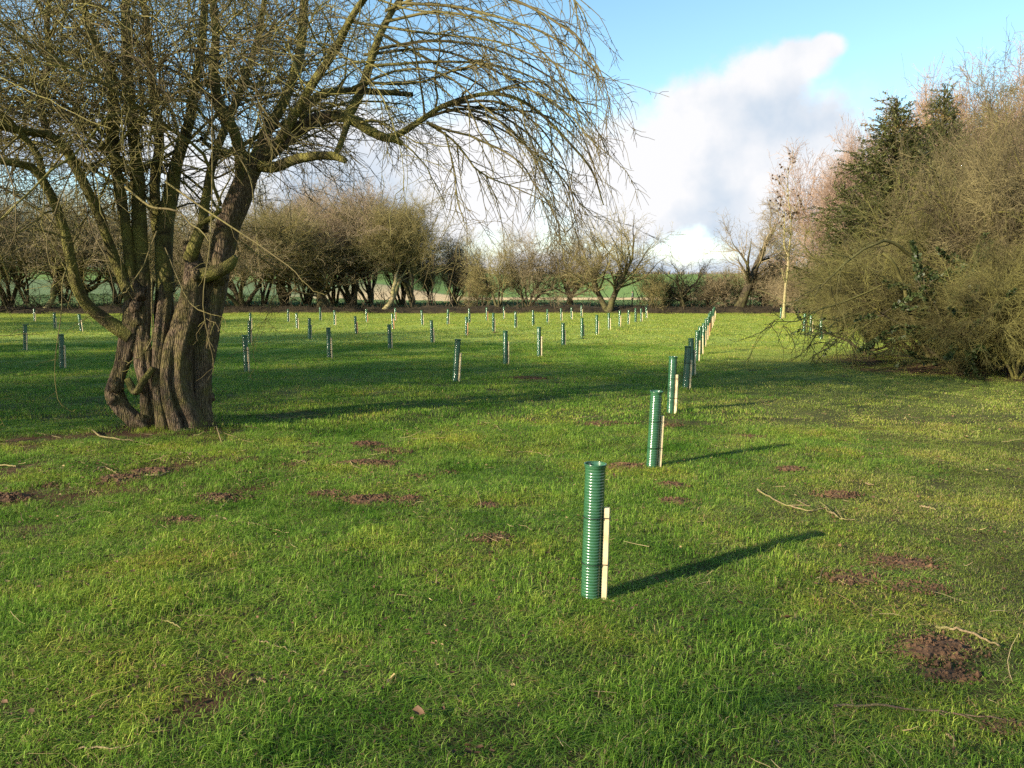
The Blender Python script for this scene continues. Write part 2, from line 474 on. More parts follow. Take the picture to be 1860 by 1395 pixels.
def plastic():
    m, n, l = new_mat('green_plastic')
    out = n.new('ShaderNodeOutputMaterial'); b = n.new('ShaderNodeBsdfPrincipled')
    tc = n.new('ShaderNodeTexCoord')
    f = noise_n(n, l, tc.outputs['Object'], 25, 4)
    l.new(ramp(n, l, f, [(0.3, (0.018, 0.075, 0.034)), (0.7, (0.034, 0.110, 0.052))]), b.inputs['Base Color'])
    b.inputs['Roughness'].default_value = 0.20; b.inputs['Specular IOR Level'].default_value = 0.9
    l.new(b.outputs[0], out.inputs[0])
    return m


M['plastic'] = plastic()

# ------------------------------------------------------------------ soil mask
MOLE = [  # px, py, half width m, half depth m, height m, label
    (1700, 1178, .17, .13, .045, 'large bare reddish soil patch in the turf under a pale curved stick'),
    (1716, 1222, .12, .08, .02, 'small soil spill just below the big bare patch by the curved stick'),
    (1215, 884, .15, .09, .05, 'small reddish molehill, the one farther off of the pair right of the nearest tree guard'),
    (1226, 912, .16, .10, .05, 'small reddish molehill, the nearer of the pair right of the nearest tree guard'),
    (1143, 847, .22, .16, .06, 'crumbly brown soil heap touching the foot of the second tree guard'),
    (660, 810, .24, .20, .08, 'dark brown molehill in shade, the highest of those in mid lawn'),
    (706, 820, .20, .14, .05, 'lower brown molehill joined to the dark one in mid lawn'),
    (665, 846, .28, .16, .07, 'broad reddish molehill with a curved pale twig across it'),
    (750, 866, .16, .10, .03, 'flat thin reddish soil smear right of the broad molehill'),
    (800, 854, .12, .10, .04, 'little dark molehill at the right end of the soil smear'),
    (672, 911, .24, .10, .05, 'stony pale crumbled molehill with gravel bits'),
    (750, 917, .12, .12, .05, 'small brown molehill beside the stony one'),
    (425, 862, .20, .13, .05, 'reddish molehill right of the tree foot, in open light'),
    (455, 838, .14, .10, .04, 'small red soil heap in shade right of the old tree foot'),
    (280, 862, .24, .16, .06, 'dark soil heap among sticks below the old tree'),
    (222, 875, .22, .16, .07, 'blackish leafy soil heap left of the one below the old tree'),
    (390, 905, .22, .13, .06, 'soil heap strewn with pale twigs in front of the old tree'),
    (330, 945, .26, .10, .05, 'long low crumbly soil heap beside the yellow twig'),
    (12, 908, .18, .12, .08, 'dark molehill cut off by the left edge of the view'),
    (892, 985, .12, .08, .02, 'faint scuffed soil spot left of the nearest tree guard'),
    (1560, 1053, .16, .10, .02, 'worn muddy patch, left one of the two in the short turf'),
    (1665, 1068, .17, .10, .02, 'worn muddy patch, right one of the two in the short turf'),
    (1640, 1022, .20, .12, .015, 'faint brown bare patch above the two worn muddy ones'),
    (1365, 790, .22, .14, .03, 'thin red soil patch beyond the shadow of the second tree guard'),
    (1100, 772, .30, .16, .04, 'reddish soil patch left of the second tree guard top'),
    (1210, 772, .16, .12, .03, 'small red soil patch behind the second tree guard'),
    (955, 690, .40, .22, .04, 'small reddish soil patch in the long tree shadow'),
    (540, 845, .10, .07, .03, 'tiny reddish soil heap alone in the open grass right of the old tree'),
    (885, 925, .10, .06, .03, 'tiny brown soil spot under the curved twig in mid lawn'),
    (1520, 900, .16, .10, .04, 'dark crumbly soil spot beside the forked stick tip'),
    (1440, 852, .13, .08, .04, 'dark earthy clods right of the second tree guard shadow'),
    (100, 880, .16, .09, .03, 'thin reddish soil streak left of the blackish soil heap'),
    (600, 900, .14, .08, .03, 'pale brown soil scrap left of the stony molehill'),
    (1848, 1318, .10, .05, .02, 'brown soil scrap at the thin end of the long stick'),
]
mole_pos = [(gp(p[0], p[1]), p[2], p[3]) for p in MOLE]


def soil(x, y):
    x = np.asarray(x, float); y = np.asarray(y, float)
    s = np.zeros(np.broadcast(x, y).shape)
    wob = (noise2(x, y, .12, 8) - .5) * .7
    for (c, rx, ry) in mole_pos:
        d = np.hypot((x - c[0]) / rx, (y - c[1]) / ry)
        s = np.maximum(s, 1.15 - sstep(0.35, 1.25, d + wob))
    n = noise2(x, y, .28, 9) * .6 + noise2(x, y, .09, 10) * .4
    # worn ground below the old tree and the thicket on the right, thin turf elsewhere
    r = np.hypot((x + 3.5) / 3.0, (y - 7.6) / 2.0)
    s = np.maximum(s, (1 - sstep(0.45, 1.25, r)) * (.15 + 1.0 * sstep(.38, .54, n)))
    r = np.hypot((x + 3.8) / 1.0, (y - 9.0) / .7)
    s = np.maximum(s, (1 - sstep(0.6, 1.3, r)) * 1.0)
    r2 = np.hypot((x - 11.5) / 5.5, (y - 17.5) / 5.0)
    s = np.maximum(s, (1 - sstep(0.7, 1.1, r2 + (n - .5) * .4)) * (0.45 + n * .5))
    s = np.maximum(s, sstep(.70, .86, noise2(x, y, .5, 11) * .55 + n * .45) * .85)
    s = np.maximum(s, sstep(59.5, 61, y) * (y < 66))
    c = gp(1395, 573)
    s = np.maximum(s, 0.8 * (1 - sstep(.6, 1.1, np.hypot((x - c[0]) / 3.0, (y - c[1]) / 3.0))))
    return s


# ------------------------------------------------------------------ ground
def axis(dense0, dense1, step, lo, hi, g=1.09):
    a = list(np.arange(dense0, dense1, step)); s = step; v = a[-1]
    while v < hi: s *= g; v += s; a.append(v)
    s = step; v = a[0]; b = []
    while v > lo: s *= g; v -= s; b.append(v)
    return np.array(b[::-1] + a)


def build_ground():
    xs = axis(-7.5, 7.5, .07, -700, 700, 1.08); ys = axis(1.2, 13.5, .07, -40, 1500, 1.035)
    X, Y = np.meshgrid(xs, ys)
    V = np.stack([X, Y, gz(X, Y)], -1).reshape(-1, 3)
    nx, ny = len(xs), len(ys)
    i = (np.arange(ny - 1) * nx)[:, None] + np.arange(nx - 1)[None, :]
    Q = np.stack([i, i + 1, i + nx + 1, i + nx], -1).reshape(-1, 4)
    me = mesh_from('ground', V, Q)
    a = me.attributes.new('soil', 'FLOAT', 'POINT')
    a.data.foreach_set('value', soil(V[:, 0], V[:, 1]).astype(np.float32))
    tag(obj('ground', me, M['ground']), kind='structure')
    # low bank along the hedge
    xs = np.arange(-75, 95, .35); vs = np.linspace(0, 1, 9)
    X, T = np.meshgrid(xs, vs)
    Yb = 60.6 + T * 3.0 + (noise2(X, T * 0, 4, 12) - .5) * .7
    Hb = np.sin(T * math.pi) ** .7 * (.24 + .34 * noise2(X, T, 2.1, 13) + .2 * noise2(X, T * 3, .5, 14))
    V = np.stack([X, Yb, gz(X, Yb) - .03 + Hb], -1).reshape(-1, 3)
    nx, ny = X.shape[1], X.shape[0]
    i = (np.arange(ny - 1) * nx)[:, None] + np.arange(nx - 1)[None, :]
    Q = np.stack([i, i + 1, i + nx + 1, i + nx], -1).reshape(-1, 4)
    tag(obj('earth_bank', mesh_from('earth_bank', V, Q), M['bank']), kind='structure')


build_ground()


# ------------------------------------------------------------------ grass
def blade_tile(name, n, rad, h0, h1, w, rng, dry=0.07, lean=0.55, clumps=7):
    c = rng.uniform(-rad, rad, (clumps, 2))
    k = rng.integers(0, clumps, n)
    p = np.where(rng.random((n, 1)) < .5, c[k] + rng.normal(0, rad * .22, (n, 2)), rng.uniform(-rad, rad, (n, 2)))
    h = rng.uniform(h0, h1, n) * (0.75 + .5 * (rng.random(clumps)[k]))
    az = rng.uniform(0, 2 * math.pi, n); ln = np.abs(rng.normal(0, lean, n)) + .12
    d = np.stack([np.cos(az), np.sin(az)], 1)
    s = np.stack([-d[:, 1], d[:, 0]], 1)
    ww = (w * rng.uniform(.6, 1.3, n))[:, None]
    tint = rng.beta(2, 2, n) * .86
    dr = rng.random(n) < dry; tint[dr] = rng.uniform(.88, 1, dr.sum())
    h[dr] *= .7; ln[dr] *= 1.8
    x1 = p + d * (h * ln * .35)[:, None]; x2 = p + d * (h * ln * 1.15)[:, None]
    z1 = h * .58; z2 = h * (1 - np.minimum(ln * .28, .75))
    def v3(xy, z): return np.concatenate([xy, np.broadcast_to(z, (n,))[:, None]], 1)
    V = np.stack([v3(p - s * ww * .4, -.015), v3(p + s * ww * .4, -.015), v3(x1 + s * ww * .5, z1), v3(x1 - s * ww * .5, z1), v3(x2, z2)], 1)
    b = np.arange(n)[:, None] * 5
    me = mesh_from(name, V.reshape(-1, 3), b + np.array([[0, 1, 2, 3]]), b + np.array([[3, 2, 4]]))
    a = me.attributes.new('tint', 'FLOAT', 'POINT'); a.data.foreach_set('value', np.repeat(tint, 5).astype(np.float32))
    return me


def instancer(name, P, rot, scl, idx, meshes, mat):
    col = bpy.data.collections.new(name + '_sources')
    for k, me in enumerate(meshes):
        if len(me.materials) == 0: me.materials.append(mat)
        o = bpy.data.objects.new('%s_source_%02d' % (name, k), me); col.objects.link(o)
    me = bpy.data.meshes.new(name); me.vertices.add(len(P)); me.vertices.foreach_set('co', np.asarray(P, np.float32).ravel())
    for nm, ty, v in (('rot', 'FLOAT_VECTOR', rot), ('scl', 'FLOAT_VECTOR', scl)):
        a = me.attributes.new(nm, ty, 'POINT'); a.data.foreach_set('vector', np.asarray(v, np.float32).ravel())
    a = me.attributes.new('idx', 'INT', 'POINT'); a.data.foreach_set('value', np.asarray(idx, np.int32))
    o = bpy.data.objects.new(name, me); COL.objects.link(o)
    ng = bpy.data.node_groups.new(name, 'GeometryNodeTree')
    ng.interface.new_socket('Geometry', in_out='INPUT', socket_type='NodeSocketGeometry')
    ng.interface.new_socket('Geometry', in_out='OUTPUT', socket_type='NodeSocketGeometry')
    N, Lk = ng.nodes, ng.links
    gi, go = N.new('NodeGroupInput'), N.new('NodeGroupOutput')
    ip = N.new('GeometryNodeInstanceOnPoints'); ci = N.new('GeometryNodeCollectionInfo')
    ci.inputs['Collection'].default_value = col; ci.inputs['Separate Children'].default_value = True
    ci.inputs['Reset Children'].default_value = True
    def named(nm, ty):
        a = N.new('GeometryNodeInputNamedAttribute'); a.data_type = ty; a.inputs[0].default_value = nm
        return a.outputs[0]
    Lk.new(gi.outputs[0], ip.inputs['Points']); Lk.new(ci.outputs[0], ip.inputs['Instance'])
    ip.inputs['Pick Instance'].default_value = True
    Lk.new(named('idx', 'INT'), ip.inputs['Instance Index'])
    Lk.new(named('rot', 'FLOAT_VECTOR'), ip.inputs['Rotation']); Lk.new(named('scl', 'FLOAT_VECTOR'), ip.inputs['Scale'])
    Lk.new(ip.outputs[0], go.inputs[0])
    mod = o.modifiers.new('scatter', 'NODES'); mod.node_group = ng
    return o


def scatter(name, y0, y1, step, tiles, seed, xmargin, hfun, wsoil=True, xfac=.66, side=None, mat='grass'):
    rng = np.random.default_rng(seed)
    ys = np.arange(y0, y1, step * .87); P = []
    for r, y in enumerate(ys):
        w = xfac * y + xmargin
        x = np.arange(-w, w, step) + (r % 2) * step * .5
        P.append(np.stack([x, np.full_like(x, y)], 1))
    P = np.concatenate(P); P += rng.normal(0, step * .22, P.shape)
    if wsoil:
        s = soil(P[:, 0], P[:, 1])
        keep = rng.random(len(P)) > sstep(.35, .85, s) * .86
        P = P[keep]
    if side is not None:
        w = sstep(1.2, 4.2, P[:, 0] - (P[:, 1] - 4) * .10 + (noise2(P[:, 0], P[:, 1], 1.3, 41) - .5) * 3.0) > rng.random(len(P))
        P = P[w if side else ~w]
    n = len(P)
    sc_ = hfun(P[:, 0], P[:, 1], rng)
    rot = np.stack([rng.normal(0, .05, n), rng.normal(0, .05, n), rng.uniform(0, 6.28, n)], 1)
    xy = rng.uniform(.85, 1.25, n)
    o = instancer(name, np.concatenate([P, gz(P[:, 0], P[:, 1])[:, None]], 1), rot,
                  np.stack([xy, xy, sc_], 1), rng.integers(0, len(tiles), n), tiles, M[mat])
    return o, n


def lush(x, y, rng):
    """turf is longer and clumpier on the left and near, short on the right"""
    n = noise2(x, y, .5, 21) * .55 + noise2(x, y, .17, 22) * .45
    l = 1 - sstep(.4, 2.6, x - (y - 4) * .25)
    return (.30 + 1.7 * n ** 2.0) * (.60 + .50 * l) * rng.uniform(.85, 1.15, len(x))


R_ = np.random.default_rng(5)
near_tiles = [blade_tile('blades_near', 420, .17, .014, .050, .0025, R_, lean=1.3, dry=.14) for _ in range(14)]
dry_tiles = [blade_tile('blades_dry', 380, .17, .010, .030, .0025, R_, dry=.22, lean=1.5) for _ in range(10)]
mid_tiles = [blade_tile('blades_mid', 620, .42, .012, .034, .0048, R_, clumps=14, lean=1.1, dry=.12) for _ in range(8)]
mid_dry = [blade_tile('blades_mid_dry', 560, .42, .010, .026, .0048, R_, clumps=14, dry=.16, lean=1.1) for _ in range(6)]
far_tiles = [blade_tile('blades_far', 420, 1.0, .012, .034, .014, R_, clumps=24, lean=1.3) for _ in range(8)]
o, n1 = scatter('grass', 1.6, 9.5, .165, near_tiles, 1, 1.2, lush, side=False)
tag(o, 'lush short green turf close to the viewer with dry blades in it', 'grass', kind='stuff')
o, n1b = scatter('grass', 1.6, 9.5, .165, dry_tiles, 1, 1.2, lush, side=True, mat='grass_dry')
tag(o, 'short worn olive turf on the right of the meadow', 'grass', kind='stuff')
o, n2 = scatter('grass', 9.3, 25, .42, mid_tiles, 2, 2.5, lambda x, y, r: lush(x, y, r) * 1.1, side=False)
tag(o, 'grass in the middle of the meadow around the old tree and long shadows', 'grass', kind='stuff')
o, n2b = scatter('grass', 9.3, 25, .42, mid_dry, 2, 2.5, lambda x, y, r: lush(x, y, r) * 1.1, side=True, mat='grass_dry')
tag(o, 'short olive turf before the thicket', 'grass', kind='stuff')
o, n3 = scatter('grass', 24.5, 61, 1.0, far_tiles, 3, 5, lambda x, y, r: r.uniform(.7, 1.2, len(x)), mat='grass_dry')
tag(o, 'far grass of the meadow up to the hedge bank', 'grass', kind='stuff')
print('GRASS', n1, n2, n3)


def crop_tile(rng, n=70, rad=1.2):
    V = []; tint = []
    p = rng.uniform(-rad, rad, (n, 2))
    k = 7
    c = np.repeat(p, k, 0); N = n * k
    az = rng.uniform(0, 6.28, N); h = rng.uniform(.25, .6, N); w = rng.uniform(.05, .11, N)
    d = np.stack([np.cos(az), np.sin(az)], 1); s = np.stack([-d[:, 1], d[:, 0]], 1)
    def v3(xy, z): return np.concatenate([xy, z[:, None]], 1)
    V = np.stack([v3(c, h * .1), v3(c + d * .12 + s * w[:, None], h * .7), v3(c + d * .3, h), v3(c + d * .12 - s * w[:, None], h * .75)], 1)
    me = mesh_from('crop_leaves', V.reshape(-1, 3), np.arange(N)[:, None] * 4 + np.array([[0, 1, 2, 3]]))
    a = me.attributes.new('tint', 'FLOAT', 'POINT'); a.data.foreach_set('value', np.repeat(rng.random(N), 4).astype(np.float32))
    return me


ct = [crop_tile(R_) for _ in range(5)]
P = []
for y in np.arange(66.5, 112, 1.9):
    w = .66 * y + 8; x = np.arange(-w, w, 2.1); P.append(np.stack([x, np.full_like(x, y)], 1))
P = np.concatenate(P); P += R_.normal(0, .35, P.shape); n = len(P)
o = instancer('crop_plants', np.concatenate([P, gz(P[:, 0], P[:, 1])[:, None]], 1),
              np.stack([np.zeros(n), np.zeros(n), R_.uniform(0, 6.28, n)], 1), np.ones((n, 3)) * R_.uniform(.7, 1.1, (n, 1)),
              R_.integers(0, 5, n), ct, M['crop'])
tag(o, 'leafy green crop in the field beyond the hedge', 'crop', kind='stuff')


# ------------------------------------------------------------------ molehills
def mound(rx, ry, h, seed):
    rng = np.random.default_rng(seed)
    A = Acc()
    nr, na = 26, 80
    r = np.linspace(0, 1.25, nr)[:, None]; a = np.linspace(0, 2 * math.pi, na, endpoint=False)[None, :]
    edge = .92 + .16 * np.sin(a * 2 + seed) + .10 * np.sin(a * 5 + seed * 2.1) + .07 * np.sin(a * 11 + seed) + .06 * np.sin(a * 23 + seed)
    X = r * np.cos(a) * rx * edge; Y = r * np.sin(a) * ry * edge
    prof = np.clip(1 - (r / 1.05) ** 2, -.25, 1)
    k = min(1.0, h / .03)
    Z = h * prof + ((noise2(X + seed, Y, .05, 3) - .5) * .022 + (noise2(X + seed, Y, .015, 4) - .5) * .022) * (.35 + .65 * k) + .006
    Z = np.where(r > 1.15, -.03, Z)
    V = np.stack([X, Y, Z], -1).reshape(-1, 3)
    i = (np.arange(nr - 1) * na)[:, None] + np.arange(na)[None, :]; j = (np.arange(nr - 1) * na)[:, None] + (np.arange(na)[None, :] + 1) % na
    A.add(V, np.stack([i, j, j + na, i + na], -1).reshape(-1, 4))
    n = int(420 * (rx * ry / .03) ** .5)
    pr = np.sqrt(rng.random(n)) * 1.5; pa = rng.uniform(0, 6.28, n)
    c = np.stack([pr * np.cos(pa) * rx, pr * np.sin(pa) * ry, h * np.clip(1 - pr ** 2, 0, 1) + .012], 1)
    s = rng.gamma(1.5, .0020, n) + .0015
    oc = np.array([[1, 0, 0], [-1, 0, 0], [0, 1, 0], [0, -1, 0], [0, 0, 1], [0, 0, -1.]])
    V = c[:, None, :] + oc[None] * s[:, None, None] * rng.uniform(.6, 1.4, (n, 6, 1))
    tr = np.array([[0, 2, 4], [2, 1, 4], [1, 3, 4], [3, 0, 4], [2, 0, 5], [1, 2, 5], [3, 1, 5], [0, 3, 5]])
    A.add(V.reshape(-1, 3), None, (np.arange(n)[:, None, None] * 6 + tr[None]).reshape(-1, 3))
    return A.mesh('molehill', smooth=False)


for k, (px, py, rx, ry, h, lab) in enumerate(MOLE):
    c = gp(px, py)
    o = obj('molehill', mound(rx * .9, ry * .9, h * .45, k + 1), M['soil'])
    o.location = (c[0], c[1], float(gz(c[0], c[1])))
    tag(o, lab, 'molehill', 'patches of bare soil in the turf')


# ------------------------------------------------------------------ leaf litter
def litter(n, pos, s0, s1, rng, lift=.03):
    az = rng.uniform(0, 6.28, n); s = rng.uniform(s0, s1, n)[:, None]
    tl = rng.normal(0, .5, (n, 1))
    d = np.stack([np.cos(az), np.sin(az)], 1); q = np.stack([-d[:, 1], d[:, 0]], 1)
    z = gz(pos[:, 0], pos[:, 1])[:, None] + lift * rng.uniform(.3, 1.3, (n, 1))
    def v(a, b, c): return np.concatenate([pos + d * s * a + q * s * b, z + s * c + tl * s * b], 1)
    V = np.stack([v(-1, .1, .25), v(-.3, .5, .55), v(.5, .35, .3), v(1.1, -.15, .45), v(.35, -.55, .5), v(-.45, -.4, .7), v(0, 0, 0)], 1)
    b = np.arange(n)[:, None, None] * 7
    tr = np.array([[0, 1, 6], [1, 2, 6], [2, 3, 6], [3, 4, 6], [4, 5, 6], [5, 0, 6]])
    me = mesh_from('leaf_litter', V.reshape(-1, 3), None, (b + tr[None]).reshape(-1, 3))
    a = me.attributes.new('tint', 'FLOAT', 'POINT'); a.data.foreach_set('value', np.repeat(rng.beta(1.2, 2.4, n), 7).astype(np.float32))
    return me


rng = np.random.default_rng(9)
ps = []
for (c, sx, sy, n) in (((-3.5, 8.0), 2.2, 1.4, 3500), ((11, 17), 5.0, 4.0, 4500), ((-3.0, 6.9), 1.4, .5, 1200)):
    ps.append(rng.normal(0, 1, (n, 2)) * np.array([sx, sy]) + np.array(c))
y = 2.0 + 18 * rng.random(15000) ** .8
ps.append(np.stack([rng.uniform(-1, 1, 15000) * (.68 * y + .5), y], 1))
ps = np.concatenate(ps)
keep = noise2(ps[:, 0], ps[:, 1], .6, 31) * .6 + noise2(ps[:, 0], ps[:, 1], .12, 32) * .4 > rng.uniform(.30, .72, len(ps))
ps = ps[keep]
tag(obj('leaf_litter', litter(len(ps), ps, .006, .015, rng, .032), M['litter']), 'small curled brown dead leaves strewn through the grass', 'leaf litter', kind='stuff')
for px, py, s, t, lab in ((710, 1256, .030, .95, 'pale yellow dead leaf lying flat in the near grass'),
                          (1345, 1108, .026, .5, 'curled brown dead leaf right of the nearest tree guard foot'),
                          (1430, 1132, .026, .6, 'tan crumpled dead leaf lowest of those right of the tree guard'),
                          (1754, 799, .045, .8, 'bright tan dead leaf alone on the short turf near the thicket'),
                          (760, 1318, .026, .5, 'brown curled dead leaf below the pale yellow leaf')):
    c = gp(px, py)
    me = litter(1, c[None, :], s, s, np.random.default_rng(px), .05)
    me.attributes['tint'].data.foreach_set('value', np.full(7, t, np.float32))
    tag(obj('dead_leaf', me, M['litter']), lab, 'leaf', 'single dead leaves on the turf')


# ------------------------------------------------------------------ fallen sticks
def twiglets():
    rng = np.random.default_rng(19); n = 1500
    y = 2.2 + 17 * rng.random(n) ** .9; p = np.stack([rng.uniform(-1, 1, n) * (.68 * y + .5), y], 1)
    m = 420; p[:m] = rng.normal(0, 1, (m, 2)) * np.array([1.9, 1.1]) + np.array([-3.4, 7.6])
    az = rng.uniform(0, 6.28, n); d = np.stack([np.cos(az), np.sin(az), rng.normal(0, .06, n)], 1)
    P, R = grow(np.stack([p[:, 0], p[:, 1], gz(p[:, 0], p[:, 1]) + rng.uniform(.006, .028, n)], 1), d, rng.gamma(2, .035, n) + .02, rng.uniform(.0010, .0026, n), .0008, 4, .16, rng, 0)
    A = Acc(); A.tubes(P, R, 4, rng.random(n))
    tag(obj('twig_litter', A.mesh('twig_litter', attr='tint'), M['tw_litter']), 'tiny broken twigs and straw bits scattered through the turf', 'twig litter', kind='stuff')


M['tw_litter'] = twig_mat('twig_bits', (0.09, 0.055, 0.035), (0.24, 0.17, 0.09), (0.48, 0.39, 0.20), 3)
twiglets()


def stick(pts, r0, r1, lab, mat='stick', side=()):
    w = [];
    for i, (px, py) in enumerate(pts):
        c = gp(px, py); w.append([c[0], c[1], float(gz(c[0], c[1])) + .021])
    r0 *= .72; r1 *= .72
    A = Acc()
    P = spline(w, 18); P[:, 2] += np.random.default_rng(abs(pts[0][0])).normal(0, .004, 18)
    A.tubes(P[None], np.linspace(r0, r1, 18)[None], 7)
    for s in side:
        w2 = []
        for i, (px, py) in enumerate(s):
            c = gp(px, py); w2.append([c[0], c[1], float(gz(c[0], c[1])) + .021 + .008 * i])
        A.tubes(spline(w2, 8)[None], np.linspace(r1 * 1.1, r1 * .5, 8)[None], 5)
    base = np.array(w[0]); me = A.mesh('fallen_stick')
    o = obj('fallen_stick', me, M[mat])
    return tag(o, lab, 'stick', 'fallen sticks on the turf')


stick([(1700, 1146), (1735, 1150), (1770, 1163), (1815, 1184)], .010, .006, 'thick curved yellowish stick lying over the bare soil patch')
stick([(1515, 1286), (1580, 1284), (1640, 1287), (1710, 1291), (1790, 1302), (1875, 1318)], .008, .003, 'long straight greyish pink stick in the near grass', 'stick_dark',
      [[(1730, 1293), (1755, 1305), (1780, 1322)], [(1700, 1291), (1715, 1303), (1722, 1318)], [(1550, 1285), (1545, 1277), (1548, 1270)]])
stick([(1376, 893), (1400, 908), (1432, 926), (1462, 935), (1478, 936)], .010, .005, 'pale branched stick right of the nearest tree guard, its left half', 'stick', [[(1432, 926), (1455, 928), (1472, 931)], [(1448, 914), (1460, 925), (1470, 933)]])
stick([(1476, 936), (1496, 932), (1512, 940), (1530, 949), (1552, 950)], .009, .005, 'forked pale stick end with a knobbly tip near the tree guard shadow', 'stick', [[(1512, 940), (1500, 930), (1488, 922)], [(1530, 949), (1520, 937), (1516, 930)]])
stick([(383, 938), (400, 939), (420, 949), (450, 953), (490, 961), (525, 971)], .009, .004, 'long thin yellow twig in front of the molehill heap')
stick([(168, 791), (185, 802), (215, 807), (245, 809), (275, 818), (310, 822)], .013, .007, 'long pale stick lying before the old tree trunk', 'stick', [[(245, 809), (262, 806), (280, 800)]])
stick([(395, 777), (430, 778), (470, 781)], .010, .005, 'thin pale stick right of the trunk foot', 'stick')
stick([(315, 786), (345, 789), (360, 778)], .010, .005, 'short bent stick against the trunk foot', 'stick')
stick([(392, 780), (400, 802), (405, 815)], .010, .005, 'short upright-looking pale stick just before the trunk', 'stick', [[(400, 790), (415, 795), (432, 803)]])
stick([(-10, 853), (15, 854), (30, 856)], .012, .008, 'pale stick end at the left edge of the view')
stick([(170, 866), (190, 859), (200, 862), (212, 866)], .011, .006, 'crooked pale twig beside the blackish soil heap')
stick([(265, 871), (290, 871), (308, 865)], .010, .006, 'straight pale twig across the dark soil heap')
stick([(115, 940), (130, 938), (145, 930), (175, 927), (200, 930)], .007, .004, 'arched thin twig left of the long soil heap', 'stick')
stick([(400, 925), (412, 913), (427, 902)], .008, .004, 'leaning pale twig at the end of the soil heap')
stick([(352, 902), (380, 908), (395, 912)], .008, .004, 'pale twig lying on the soil heap before the tree', 'stick', [[(375, 905), (380, 915), (376, 922)]])
stick([(515, 837), (530, 840), (552, 842), (557, 848)], .010, .006, 'short pale hooked stick in the open grass')
stick([(720, 806), (745, 802), (790, 800), (803, 790)], .011, .005, 'pale hooked stick below the tree shadow edge', 'stick', [[(790, 800), (800, 803), (808, 804)]])
stick([(828, 801), (845, 791), (862, 788)], .013, .008, 'dark short forked stick below the shadow edge', 'stick_dark')
stick([(873, 774), (895, 778), (912, 792)], .011, .005, 'pale bent twig in the edge of the tree shadow')
stick([(636, 845), (643, 855), (662, 857), (668, 850)], .008, .004, 'curved pale twig on the broad molehill')
stick([(860, 892), (868, 908), (874, 928), (868, 940)], .007, .004, 'thin curved twig in grass left of the nearest tree guard')
stick([(940, 822), (970, 821), (1000, 831)], .007, .004, 'faint straw coloured twig behind the nearest tree guard')
stick([(1485, 1070), (1495, 1040), (1508, 1035)], .004, .003, 'small yellow bent twig in the short turf')
stick([(300, 1142), (316, 1146), (330, 1155)], .005, .003, 'thin crooked twig in the lush left grass')
stick([(470, 1170), (500, 1178), (545, 1192)], .005, .003, 'slim tan twig in the middle of the near grass')
stick([(450, 1255), (468, 1250), (484, 1256)], .007, .006, 'short arched tan twig in the near left grass')
stick([(145, 1383), (180, 1382), (205, 1386), (235, 1381), (270, 1374)], .005, .003, 'straw coloured stick by the bottom edge of the view')
stick([(1720, 1335), (1735, 1350)], .005, .004, 'tiny straight tan stick under the long greyish one')
stick([(1670, 928), (1700, 934)], .010, .006, 'short tan stick alone on the right turf')
stick([(1572, 885), (1587, 888)], .009, .006, 'short tan stick among leaves on the right turf')


# ------------------------------------------------------------------ tree guards
TR, TH = .050, .72


